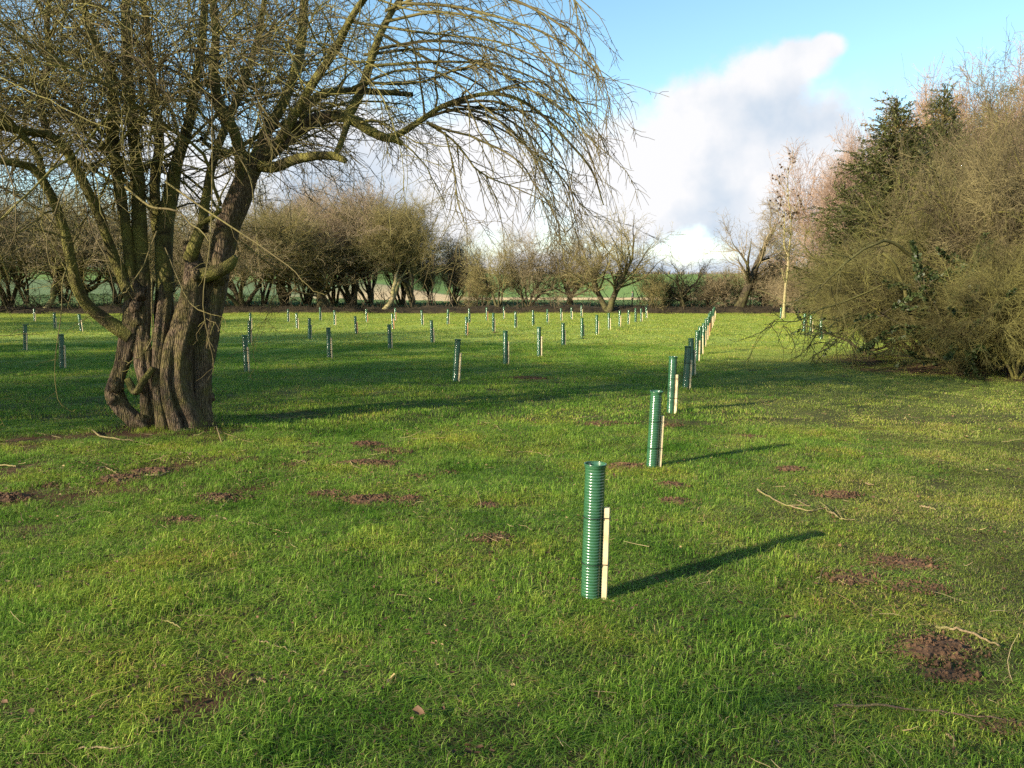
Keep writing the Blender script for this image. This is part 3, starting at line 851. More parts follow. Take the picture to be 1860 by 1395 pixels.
def guard_meshes():
    # ribbed tube wall
    A = Acc(); na = 40; rows = 280
    z = np.linspace(0, TH, rows); rib = np.abs(np.sin(z / .0155 * math.pi)) ** .6
    rr = TR - .0022 + .0027 * rib + .006 * sstep(TH - .03, TH, z)
    a = np.linspace(0, 2 * math.pi, na, endpoint=False)
    rad = rr[:, None] + .0016 * (np.cos(a * 20)[None, :])
    V = np.stack([rad * np.cos(a), rad * np.sin(a), np.repeat(z[:, None], na, 1)], -1)
    i = (np.arange(rows - 1) * na)[:, None] + np.arange(na)[None, :]; j = (np.arange(rows - 1) * na)[:, None] + (np.arange(na)[None, :] + 1) % na
    A.add(V.reshape(-1, 3), np.stack([i, j, j + na, i + na], -1).reshape(-1, 4))
    Vi = V[::-6].copy(); Vi[..., :2] *= .955; r2 = len(Vi)
    i = (np.arange(r2 - 1) * na)[:, None] + np.arange(na)[None, :]; j = (np.arange(r2 - 1) * na)[:, None] + (np.arange(na)[None, :] + 1) % na
    A.add(Vi.reshape(-1, 3), np.stack([i, j, j + na, i + na], -1).reshape(-1, 4))
    tube = A.mesh('tube')
    # rim
    A = Acc(); t = np.linspace(0, 2 * math.pi, 41)
    P = np.stack([(TR + .005) * np.cos(t), (TR + .005) * np.sin(t), np.full(41, TH)], 1)
    A.tubes(P[None], np.full((1, 41), .0032), 8); rim = A.mesh('rim')
    # stake
    A = Acc(); w = .0155; b = .0025
    prof = np.array([[-w, -w + b], [-w + b, -w], [w - b, -w], [w, -w + b], [w, w - b], [w - b, w], [-w + b, w], [-w, w - b]])
    zs = np.array([-.05, .1, .3, .492, .497]); sh = np.array([1, 1, 1, 1, .86])
    V = np.stack([np.concatenate([prof * s + np.array([.0006 * math.sin(9 * z_), 0]), np.full((8, 1), z_)], 1) for z_, s in zip(zs, sh)])
    i = (np.arange(4) * 8)[:, None] + np.arange(8)[None]; j = (np.arange(4) * 8)[:, None] + (np.arange(8)[None] + 1) % 8
    A.add(V.reshape(-1, 3), np.stack([i, j, j + 8, i + 8], -1).reshape(-1, 4),)
    A.T.append(np.array([[32, 32 + k, 32 + k + 1] for k in range(1, 7)]))
    stake = A.mesh('stake', smooth=False)
    # tie round both
    A = Acc()
    t = np.linspace(math.radians(25), math.radians(335), 26)
    ring = np.stack([(TR + .0025) * np.cos(t), (TR + .0025) * np.sin(t)], 1)
    x0 = TR + .036
    loop = np.vstack([[x0, .0], [x0, .018], ring, [x0, -.018], [x0, 0.0]])
    P = np.concatenate([loop, np.zeros((len(loop), 1))], 1)
    A.tubes(P[None], np.full((1, len(P)), .0022), 5)
    A.tubes(np.array([[[x0, -.006, 0], [x0 + .002, -.02, .001], [x0 - .008, -.045, .006]]]), np.full((1, 3), .0018), 5)
    tie = A.mesh('tie')
    return tube, rim, stake, tie


g_tube, g_rim, g_stake, g_tie = guard_meshes()


def make_guard():
    root = empty('tree_guard', (0, 0, 0))
    t = obj('tube', g_tube, M['plastic'], root); obj('rim', g_rim, M['plastic'], t)
    s = obj('stake', g_stake, M['timber'], root); s.location = (TR + .018, -.0, 0)
    for z in (.20, .445):
        tt = obj('tie', g_tie, M['tie'], root); tt.location = (0, 0, z)
    return root


ORD = ['nearest', 'second', 'third', 'fourth', 'fifth', 'sixth', 'seventh', 'eighth', 'ninth', 'tenth', 'eleventh', 'twelfth', 'thirteenth', 'fourteenth', 'fifteenth', 'sixteenth']
LINES = [
    ('in the long line running straight to the hedge', [(1073, 1083), (1184, 847), (1218, 752), (1245, 707), (1256, 683), (1265, 657), (1272, 641), (1277.5, 627), (1282, 617), (1285.5, 609), (1288.5, 601.5), (1291, 595.5), (1293, 590), (1295, 585.5), (1296.3, 582), (1297.3, 579)]),
    ('in the second planted line, left of the long one', [(827, 695), (918, 665), (979, 648), (1022.5, 628), (1057, 615), (1084, 607), (1106, 600), (1125, 594), (1141, 589), (1154, 585), (1164.5, 583), (1174, 579.5)]),
    ('in the third planted line, starting right of the old trunk', [(448, 677), (598, 654), (708, 635), (785, 623), (847, 609), (896, 603), (936, 597), (968, 591), (994, 587), (1019, 583), (1038, 579.5), (1056, 577)]),
    ('in the fourth planted line, behind the third', [(453.5, 626), (562, 616), (647, 606), (714, 598), (767, 592), (813, 591), (852, 588), (884, 582.5), (915, 578.5)]),
    ('in the fifth planted line, nearest the hedgerow trees', [(455, 597), (539.5, 597), (608, 591), (666, 587), (718, 585)]),
    ('of the pair farthest off, right of the trunk', [(523.5, 585.5), (581.5, 583)]),
    ('of those left of the old tree trunk', [(113, 666), (46, 636), (148, 606), (100, 599), (63, 584)]),
    ('of the three among low thicket branches on the right', [(1491, 616), (1472.5, 606), (1460, 601)]),
    ('beside the slender pale sapling', [(1417.5, 580)]),
]
rg = np.random.default_rng(77)
proto = make_guard(); first = True
warm = {(647, 606), (666, 587), (847, 609), (884, 582.5), (718, 585), (1285.5, 609), (1288.5, 601.5), (714, 598)}
guard_xy = []
for desc, pts in LINES:
    for k, (px, py) in enumerate(pts):
        o = proto if first else copy_tree(proto)
        c = gp(px, py)
        o.location = (c[0], c[1], float(gz(c[0], c[1])) - .005)
        guard_xy.append(c)
        tx, ty = rg.normal(0, .02, 2)
        if first: tx, ty = 0.0, .022
        if (px, py) == (148, 606): tx, ty = 0, -.09
        if (px, py) == (1184, 847): ty = .03
        o.rotation_euler = (tx, ty, rg.normal(0.0, .22) - .15 if not first else -.20)
        zs = rg.uniform(.96, 1.04) if not first else 1.0
        o.scale = (1, 1, zs)
        if (px, py) in warm:
            for ch in o.children:
                if ch.name.startswith('stake'):
                    m2 = bpy.data.meshes.get('stake_warm') or g_stake.copy(); m2.name = 'stake_warm'
                    m2.materials.clear(); m2.materials.append(M['timber_warm']); ch.data = m2
        word = ORD[k]
        if len(pts) == 1: lab = 'green mesh tree guard standing ' + desc
        elif first: lab = 'tall green ribbed tree guard tied to a pale stake, closest to the viewer'
        else: lab = 'green mesh tree guard, %s %s' % (word, desc)
        tag(o, lab, 'tree guard', 'green tree guards with stakes planted in lines')
        first = False


# ------------------------------------------------------------------ old tree
def px_r(r, Y): return r / F * Y


OY = 9.15                                            # distance of the old tree


def limb_pts(seg):
    """rows px, py, depth offset, radius in photo pixels -> xyz, radius"""
    out = []
    for px, py, dy, r in seg:
        Y = OY + dy; p = at(px, py, Y); out.append([*p, px_r(r, Y)])
    return np.array(out)


def stem_mesh(A, seg, rings, sides, seed, fl=.10, cap=True):
    q = spline(limb_pts(seg), rings); P = q[:, :3]; R = np.maximum(q[:, 3], .004)
    rng = np.random.default_rng(seed)
    T = norm(np.gradient(P, axis=0)); U = norm(np.cross(T, np.array([0.3, 1.0, 0.05]))); W = np.cross(T, U)
    a = np.arange(sides) * 2 * math.pi / sides
    s = np.concatenate([[0], np.cumsum(np.linalg.norm(np.diff(P, axis=0), axis=1))])[:, None]
    ph = rng.uniform(0, 6.28, 6)
    mod = 1 + fl * np.sin(3 * a[None] + ph[0] + 1.5 * s) + fl * .7 * np.sin(5 * a[None] + ph[1] - 1.1 * s) \
        + fl * .45 * np.sin(9 * a[None] + ph[2] + 2.0 * np.sin(3 * s + ph[3])) + fl * .5 * np.sin(11 * s + 2 * a[None] + ph[4]) \
        + fl * .5 * (noise2(a[None] * 3 + ph[5], s * 9, 1.0, seed) - .5)
    V = P[:, None, :] + (R[:, None] * mod)[..., None] * (U[:, None, :] * np.cos(a)[None, :, None] + W[:, None, :] * np.sin(a)[None, :, None])
    i = (np.arange(rings - 1) * sides)[:, None] + np.arange(sides)[None]; j = (np.arange(rings - 1) * sides)[:, None] + (np.arange(sides)[None] + 1) % sides
    V = V.reshape(-1, 3); Q = np.stack([i, j, j + sides, i + sides], -1).reshape(-1, 4)
    A.add(V, Q)
    if cap:
        b = (rings - 1) * sides
        A.add(np.vstack([V[b:b + sides], P[-1] + T[-1] * R[-1] * .25]), None, [[k, (k + 1) % sides, sides] for k in range(sides)])
    return P, R


STEMS = [  # the fluted foot and the standing stems
    [(268, 806, .05, 30), (276, 765, .02, 20), (272, 722, 0, 16), (263, 665, 0, 15), (258, 605, .05, 15), (262, 555, .1, 14), (268, 510, .15, 13)],
    [(296, 812, -.10, 22), (298, 770, -.12, 15), (290, 728, -.12, 12), (287, 685, -.1, 11), (289, 640, -.08, 12), (294, 590, 0, 12), (300, 540, .15, 12), (305, 480, .25, 9), (307, 430, .35, 5)],
    [(330, 812, -.12, 24), (322, 772, -.16, 16), (309, 732, -.16, 13), (302, 695, -.14, 13), (306, 655, -.12, 14), (318, 610, -.08, 13), (336, 575, 0, 11), (348, 560, .1, 8)],
    [(362, 808, -.05, 27), (348, 766, -.06, 23), (334, 728, -.06, 22), (326, 690, -.05, 23), (324, 650, -.02, 24), (333, 605, 0, 24), (346, 560, 0, 23), (354, 515, 0, 22), (350, 478, .05, 16), (345, 440, .1, 12)],
    [(384, 800, .06, 20), (368, 757, .08, 20), (363, 722, .08, 21), (366, 685, .1, 19), (374, 640, .1, 18), (383, 590, .1, 18), (391, 535, .1, 18), (399, 480, .1, 18), (408, 425, .1, 20), (424, 380, .1, 21), (440, 338, .1, 18), (462, 298, .1, 15), (500, 266, .1, 13), (540, 236, .1, 12), (572, 218, .05, 11), (604, 210, 0, 10)],
    [(268, 800, 0, 18), (246, 766, -.02, 15), (222, 742, -.05, 14), (208, 716, -.05, 15), (212, 690, -.03, 13), (224, 655, 0, 13), (234, 610, .02, 15), (241, 565, .05, 15), (243, 530, .05, 12), (236, 495, .05, 10)],
    [(310, 806, .15, 32), (310, 750, .25, 26), (308, 690, .3, 21), (302, 620, .3, 17), (300, 560, .3, 16), (300, 500, .3, 13), (302, 430, .35, 6)]
    , [(352, 806, .25, 26), (350, 750, .25, 15), (350, 715, .3, 5)],
]
LIMBS = [
    [(238, 610, 0, 14), (205, 590, -.05, 12), (168, 562, -.15, 10.5), (145, 530, -.25, 9.5), (131, 480, -.4, 9), (119, 425, -.5, 8.5), (100, 372, -.6, 8), (80, 332, -.7, 7.5), (58, 305, -.8, 7), (20, 295, -.95, 6), (-40, 288, -1.1, 5)],
    [(80, 335, -.7, 6), (70, 285, -.7, 6), (40, 245, -.8, 5.5), (-10, 190, -1, 5), (-60, 120, -1.2, 4)],
    [(243, 560, .05, 11), (222, 500, 0, 10), (203, 455, -.1, 8.5), (186, 405, -.2, 8.5), (163, 355, -.3, 8.5), (140, 308, -.4, 8.5), (112, 262, -.5, 8), (80, 244, -.6, 7.5), (30, 235, -.8, 7), (-50, 215, -1.1, 5)],
    [(95, 252, -.55, 6), (78, 215, -.55, 6), (74, 165, -.5, 5.5), (92, 105, -.4, 5), (85, 40, -.4, 4.5), (100, -60, -.4, 4)],
    [(240, 520, .05, 10), (230, 430, 0, 9), (214, 330, -.05, 9), (206, 265, -.05, 9.5), (205, 190, -.1, 8.5), (194, 125, -.1, 7.5), (172, 70, -.1, 6.5), (150, 0, -.1, 6), (140, -90, -.1, 5)],
    [(262, 560, .1, 13), (257, 480, .1, 12), (253, 400, .1, 12), (252, 340, .15, 11.5), (246, 275, .2, 10.5), (238, 200, .25, 9), (230, 110, .3, 8), (228, 10, .35, 7), (236, -100, .4, 6)],
    [(302, 530, .2, 16), (298, 455, .25, 15), (302, 395, .3, 14), (312, 345, .35, 12), (322, 290, .45, 10), (345, 215, .6, 9), (352, 160, .7, 8), (365, 90, .8, 7), (372, 0, .9, 6), (370, -90, 1.0, 5)],
    [(300, 470, .25, 12), (285, 400, .35, 10), (282, 330, .5, 9), (290, 250, .7, 8), (276, 160, .9, 7), (268, 60, 1.1, 6), (250, -60, 1.3, 5)],
    [(440, 345, .1, 13), (437, 290, 0, 11), (425, 240, -.1, 10), (398, 190, -.2, 9), (388, 130, -.3, 8), (392, 60, -.4, 7), (384, -30, -.5, 6)],
    [(450, 320, .1, 12), (482, 245, .2, 9), (512, 190, .3, 8.5), (536, 130, .4, 8), (548, 75, .5, 8), (552, 10, .6, 7.5), (562, -80, .7, 6)],
    [(470, 300, .1, 10), (500, 303, -.05, 9), (535, 290, -.15, 8), (575, 283, -.25, 7.5), (608, 284, -.3, 7), (628, 292, -.35, 5)],
    [(604, 210, 0, 10), (628, 214, 0, 9.5), (652, 224, 0, 9), (676, 240, 0, 8), (698, 250, 0, 7.5), (716, 253, 0, 6.5), (731, 262, 0, 4)],
    [(700, 250, 0, 7), (725, 243, 0, 6), (748, 229, -.05, 5.5), (772, 213, -.1, 5), (802, 194, -.15, 4.5), (845, 178, -.2, 4), (890, 170, -.3, 3.5), (935, 178, -.3, 3), (980, 205, -.3, 2.6), (1030, 255, -.3, 2.2), (1075, 310, -.3, 1.8), (1096, 372, -.3, 1.2)],
    [(630, 213, 0, 9), (645, 190, .05, 8), (662, 150, .1, 7.5), (676, 105, .15, 7), (694, 55, .2, 6), (722, 5, .3, 5), (770, -50, .4, 4)],
    [(634, 213, 0, 5.5), (626, 240, -.1, 5), (617, 265, -.2, 5), (609, 282, -.28, 5)],
    [(560, 220, .05, 8), (548, 200, .1, 7), (590, 170, .2, 7), (640, 165, .3, 6), (700, 168, .4, 5), (750, 172, .5, 4)],
    [(500, 268, .1, 9), (520, 235, 0, 8), (570, 150, -.2, 7.5), (610, 90, -.4, 7), (640, 30, -.6, 6), (690, -40, -.8, 5)],
    [(345, 470, 0, 12), (352, 450, -.05, 11), (360, 430, -.06, 9.5), (366, 422, -.06, 8.5)],
    [(358, 505, -.05, 14), (378, 498, -.1, 13), (398, 492, -.12, 12), (416, 482, -.15, 11), (428, 466, -.16, 5)],
    [(352, 440, 0, 8), (362, 410, -.1, 5), (385, 395, -.2, 4.5), (400, 380, -.3, 4)],
    [(368, 420, .1, 9), (372, 370, .2, 8), (385, 300, .3, 7), (402, 250, .5, 7), (440, 160, .8, 6), (470, 60, 1.0, 5), (490, -60, 1.2, 4)],
    [(232, 690, -.1, 6), (246, 712, -.2, 6.5), (262, 690, -.22, 6), (278, 668, -.2, 5)],
]
WANDS = [  # long thin shoots arching over to the right
    [(722, 5, 4), (850, 15, 3.4), (960, 45, 2.6), (1050, 95, 2), (1104, 145, 1)],
    [(680, 90, 4), (790, 75, 3.4), (895, 92, 2.8), (980, 135, 2.2), (1060, 205, 1.7), (1108, 295, 1)],
    [(670, 120, 4), (820, 112, 3), (930, 122, 2.4), (1020, 160, 1.8), (1095, 185, 1)],
    [(662, 150, 4), (745, 152, 3.2), (820, 130, 3), (868, 121, 2.4), (882, 127, 1.6)],
    [(790, 200, 4), (840, 185, 3.4), (905, 180, 3), (960, 205, 2.4), (1010, 255, 1.8), (1045, 330, 1.4), (1062, 410, 1)],
    [(768, 216, 4), (835, 196, 3.4), (900, 214, 2.8), (955, 268, 2.2), (995, 340, 1.7), (1012, 440, 1)],
    [(775, 222, 4), (808, 235, 3), (858, 246, 2.8), (905, 262, 2.5), (950, 290, 2), (985, 335, 1.6), (1020, 395, 1)],
    [(780, 226, 3.4), (820, 250, 2.8), (850, 280, 2.4), (875, 305, 2.2), (930, 325, 1.6), (985, 350, 1.2), (1010, 380, 1)],
    [(808, 240, 2.4), (820, 285, 2), (834, 340, 1.6), (850, 395, 1.2), (862, 412, .8)],
    [(880, 118, 3), (905, 122, 2.6), (918, 145, 2.2), (950, 152, 1.8), (985, 156, 1)],
    [(650, -60, 5), (760, -50, 4.4), (900, -20, 3.4), (1010, 30, 2.6), (1085, 110, 1.8), (1112, 200, 1)],
    [(850, 178, 3), (940, 160, 2.6), (1010, 195, 2), (1072, 255, 1.6), (1110, 318, 1)],
    [(700, 40, 4), (800, 20, 3.2), (910, 40, 2.6), (1000, 100, 2), (1050, 170, 1.5), (1080, 250, 1)],
    [(690, 60, 4), (780, 110, 3), (860, 150, 2.6), (930, 210, 2), (975, 290, 1.5), (1000, 380, 1)],
    [(560, -60, 5), (700, -90, 4), (880, -90, 3), (1010, -30, 2.4), (1070, 20, 1.6), (1090, 60, 1)],
    [(640, 160, 4), (720, 130, 3), (800, 135, 2.4), (870, 200, 2), (930, 270, 1.4), (960, 350, 1)],
    [(800, 194, 3), (870, 215, 2.6), (930, 245, 2.4), (1000, 300, 1.8), (1050, 365, 1.3), (1088, 400, .9)],
    [(820, 190, 3), (900, 200, 2.6), (985, 215, 2), (1050, 270, 1.6), (1090, 350, 1)],
    [(700, 20, 4), (820, -20, 3.2), (950, 10, 2.6), (1040, 60, 1.8), (1100, 105, 1)],
    [(870, 190, 3), (950, 235, 2.4), (1015, 320, 1.8), (1040, 400, 1.2), (1000, 425, .8)],
    [(640, 40, 4), (760, 60, 3), (860, 70, 2.5), (950, 90, 2), (1040, 130, 1.4)],
    [(660, 100, 4), (770, 90, 3), (850, 110, 2.6), (960, 170, 2), (1030, 230, 1.4), (1070, 300, 1)],
]
HANG = [  # shoots hanging in front of the trunk
    [(300, 330, -1.4, 3.2), (380, 385, -1.9, 2.8), (450, 430, -2.1, 2.4), (520, 478, -2.3, 2), (560, 512, -2.4, 1.2), (584, 526, -2.45, .8)],
    [(228, 340, -1.3, 4), (270, 375, -1.6, 3.6), (305, 383, -1.8, 3.2), (340, 408, -1.9, 2.6), (378, 440, -2, 2)],
    [(385, 180, -1.5, 2.6), (386, 320, -1.8, 2), (383, 430, -1.9, 1.8), (372, 520, -2, 1.6), (374, 580, -2, 1.4), (388, 640, -2, 1), (392, 668, -2, .7)],
    [(374, 578, -2, 1.2), (395, 592, -2.05, 1), (420, 612, -2.1, .6)],
    [(374, 578, -2, 1.2), (360, 600, -2, 1), (354, 620, -2, .6)],
    [(285, 420, -.9, 2.6), (262, 480, -1, 2.2), (235, 525, -1.1, 2), (210, 545, -1.1, 1.4)],
    [(276, 505, -.6, 2.6), (277, 560, -.7, 2.4), (276, 615, -.7, 2), (256, 640, -.75, 1.8), (232, 655, -.8, 1.2)],
    [(123, 480, -1.4, 2), (115, 510, -1.5, 1.6), (114, 570, -1.6, 1.4), (107, 650, -1.6, 1.1), (107, 710, -1.6, .9), (122, 745, -1.6, .7), (140, 760, -1.6, .5)],
    [(135, 300, -1.2, 2.4), (100, 380, -1.4, 2), (84, 440, -1.5, 1.6), (92, 470, -1.5, 1), (110, 430, -1.5, .8)],
    [(155, 370, -1.2, 2), (168, 430, -1.3, 1.7), (183, 470, -1.4, 1.4), (190, 520, -1.4, 1)],
    [(-20, 230, -2, 2.6), (20, 330, -2.2, 2.2), (30, 400, -2.4, 1.6), (10, 440, -2.4, 1)],
    [(420, 260, -1.3, 2), (455, 330, -1.6, 1.8), (462, 420, -1.7, 1.4), (466, 500, -1.8, .8)],
    [(300, 450, -.8, 2), (330, 520, -1, 1.8), (355, 560, -1.1, 1.6), (400, 575, -1.2, 1.2), (412, 578, -1.2, .8)],
]


def old_tree():
    base = at(318, 785, OY); bx, by = base[0], base[1]; bz = float(gz(bx, by))
    off = np.array([bx, by, bz])
    root = empty('old_hawthorn_tree', tuple(off))
    tag(root, 'large old bare hawthorn with fluted many-stemmed trunk and arching drooping crown', 'tree')
    def fin(A, name, mat, attr=None):
        A.V = [v - off for v in A.V]
        return obj(name, A.mesh(name, attr=attr), mat, root)
    rng = np.random.default_rng(3)
    A = Acc(); SP, SR = [], []
    for k, s in enumerate(STEMS):
        P, R = stem_mesh(A, s, 90, 30, k + 1, .11)
        if k in (4,): SP.append(spline(np.column_stack([P, R])[50:], 25))
    # burrs and knots
    for (px, py, dy, r) in ((383, 722, .08, 7), (228, 602, -.02, 8), (205, 725, -.1, 11), (212, 700, -.1, 12), (246, 556, .0, 11), (248, 585, .0, 10), (240, 630, .0, 9), (258, 770, -.1, 14), (252, 532, 0, 12), (356, 500, -.15, 8), (398, 500, .0, 15)):
        c = at(px, py, OY + dy); rr = px_r(r, OY)
        th = np.linspace(0, math.pi, 9)[:, None]; ph = np.linspace(0, 2 * math.pi, 14, endpoint=False)[None]
        q = rr * (1 + .28 * np.sin(3 * ph + px) * np.sin(4 * th + py) + .12 * np.sin(7 * ph + 2 * th))
        V = np.stack([q * np.sin(th) * np.cos(ph), q * np.sin(th) * np.sin(ph), q * 1.15 * np.cos(th)], -1) + c
        i = (np.arange(8) * 14)[:, None] + np.arange(14)[None]; j = (np.arange(8) * 14)[:, None] + (np.arange(14)[None] + 1) % 14
        A.add(V.reshape(-1, 3), np.stack([i, j, j + 14, i + 14], -1).reshape(-1, 4))
    fin(A, 'trunk', M['bark'])
    # limbs, each a part
    for k, s in enumerate(LIMBS):
        A = Acc(); P, R = stem_mesh(A, s, 46, 14, 40 + k, .07)
        SP.append(spline(np.column_stack([P, R]), 25))
        o = fin(A, 'limb', M['limb'])
    # unseen-from-below limbs that fill the crown: rise from the stems and arch over
    q = np.array(SP); LP, LR = q[:, :, :3], q[:, :, 3]
    no_kids = {18, 19, 11, 15}
    keep = [i for i in range(len(SP)) if i not in no_kids]
    A = Acc()
    st, d, pr, t = spawn(LP[keep], LR[keep], 0.34, .35, .9, .5, 1.1, rng, up=.6)
    d[:, 0] += -.12; d = norm(d)
    P0, R0 = grow(st, d, rng.uniform(1.8, 3.2, len(st)), np.clip(pr * .65, .012, .04), .006, 16, .13, rng, -.018)
    ok = (P0[..., 0].max(1) < .6); P0, R0 = P0[ok], R0[ok]
    # some limbs towards and away from the viewer
    n = 32
    hx = np.stack([rng.uniform(bx - .9, bx + .7, n), rng.uniform(by - .1, by + .5, n), rng.uniform(2.4, 3.6, n)], 1)
    az = np.concatenate([rng.uniform(-2.9, -.6, 12), rng.uniform(.4, 2.8, 12), rng.uniform(2.6, 3.7, 8)])
    el = rng.uniform(.5, 1.2, n)
    dd = np.stack([np.cos(az) * np.cos(el), np.sin(az) * np.cos(el), np.sin(el)], 1)
    P1, R1 = grow(hx, dd, rng.uniform(3.0, 4.8, n), rng.uniform(.011, .023, n), .005, 16, .17, rng, -.050)
    W = []
    for w in WANDS:
        o0 = rng.uniform(-.2, .2); o1 = o0 + rng.uniform(-1.3, 1.0)
        rows = [(p[0], p[1], o0 + (o1 - o0) * i / (len(w) - 1), p[2] * .85) for i, p in enumerate(w)]
        W.append(spline(limb_pts(rows), 17))
    W = np.array(W)
    Hh = np.array([spline(limb_pts(h), 17) for h in HANG])
    jit = lambda P, s: P + np.cumsum(rng.normal(0, s, P.shape), axis=1) * np.linspace(0, 1, P.shape[1])[None, :, None]
    WP, WR = jit(W[..., :3], .016), W[..., 3] * .9; HP, HR = jit(Hh[..., :3], .011), Hh[..., 3] * .60
    tw = lambda n, lo=0, hi=1: rng.uniform(lo, hi, n)
    A.tubes(P0, R0, 7, tw(len(P0), .4, 1)); A.tubes(P1, R1, 7, tw(n, .4, 1))
    A.tubes(WP, WR, 5, tw(len(WP), .1, .7)); A.tubes(HP, HR, 5, tw(len(HP), .1, .65))
    # level 1
    big = np.concatenate([P0, P1]); bigR = np.concatenate([R0, R1])
    stA = spawn(LP[keep], LR[keep], 5.8, .24, 1, .5, 1.2, rng, up=.3)
    stB = spawn(big, bigR, 8.0, .10, 1, .4, 1.1, rng)
    st = np.concatenate([stA[0], stB[0]]); d = np.concatenate([stA[1], stB[1]]); pr = np.concatenate([stA[2], stB[2]])
    # keep clear of the lowest part of the trunk
    ok = st[:, 2] > 1.9; st, d, pr = st[ok], d[ok], pr[ok]
    Q1, S1 = grow(st, d, rng.uniform(.6, 1.7, len(st)), np.clip(pr * .55, .005, .013), .0028, 10, .16, rng, -.035)
    ok = Q1[..., 0].max(1) < 1.15; Q1, S1 = Q1[ok], S1[ok]
    A.tubes(Q1, S1, 5, tw(len(Q1), .2, 1))
    # wand side shoots, hanging
    st, d, pr, t = spawn(WP, WR, 9.0, .08, 1, .3, .8, rng, up=-.3)
    Q1w, S1w = grow(st, d, rng.uniform(.3, 1.1, len(st)), np.clip(pr * .6, .0025, .006), .0018, 8, .13, rng, -.10)
    A.tubes(Q1w, S1w, 4, tw(len(Q1w), 0, .6))
    # level 2
    st, d, pr, t = spawn(Q1, S1, 5.6, .1, 1, .5, 1.2, rng)
    Q2, S2 = grow(st, d, rng.uniform(.2, .75, len(st)), np.clip(pr * .6, .0034, .006), .0022, 6, .20, rng, -.05)
    A.tubes(Q2, S2, 4, tw(len(Q2)))
    # level 3: spurs and fine twigs
    srcP = [Q2, Q1w[:, ::2][:, :5]]
    st, d, pr, t = spawn(Q2, S2, 6.0, .15, 1, .6, 1.3, rng)
    Q3, S3 = grow(st, d, rng.uniform(.04, .26, len(st)), .0031, .0018, 3, .28, rng, -.04)
    A.tubes(Q3, S3, 3, tw(len(Q3)))
    st, d, pr, t = spawn(Q1w, S1w, 8.0, .1, 1, .5, 1.1, rng)
    Q4, S4 = grow(st, d, rng.uniform(.04, .22, len(st)), .0030, .0017, 3, .25, rng, -.10)
    A.tubes(Q4, S4, 3, tw(len(Q4), 0, .7))
    st, d, pr, t = spawn(HP, HR, 11.0, .05, 1, .7, 1.3, rng)
    Q5, S5 = grow(st, d, rng.uniform(.03, .20, len(st)), .0028, .0014, 3, .28, rng, 0)
    A.tubes(Q5, S5, 3, tw(len(Q5), .3, 1))
    # brushwood round the lower stems
    low = np.array([spline(np.column_stack([limb_pts([(r[0], r[1], r[2] - .06, r[3]) for r in STEMS[k]])]), 25) for k in (0, 5)])
    lo2 = np.array([q_[:] for q_ in (SP[1], SP[3], SP[5], SP[6])])
    for src, dens in ((low, 6.0), (lo2, 7.0)):
        st, d, pr, t = spawn(src[:, 4:, :3], src[:, 4:, 3], dens, .0, .6, .6, 1.4, rng, up=.4)
        Q6, S6 = grow(st, d, rng.uniform(.15, .7, len(st)), .0048, .0018, 7, .22, rng, .02)
        A.tubes(Q6, S6, 4, tw(len(Q6), .2, .9))
        st, d, pr, t = spawn(Q6, S6, 9.0, .1, 1, .5, 1.2, rng)
        Q7, S7 = grow(st, d, rng.uniform(.04, .18, len(st)), .0026, .0014, 3, .25, rng, 0)
        A.tubes(Q7, S7, 3, tw(len(Q7), .2, .9))
    print('OLD TREE', len(Q1), len(Q2), len(Q3), len(Q4))
    fin(A, 'crown', M['twig'], 'tint')


old_tree()


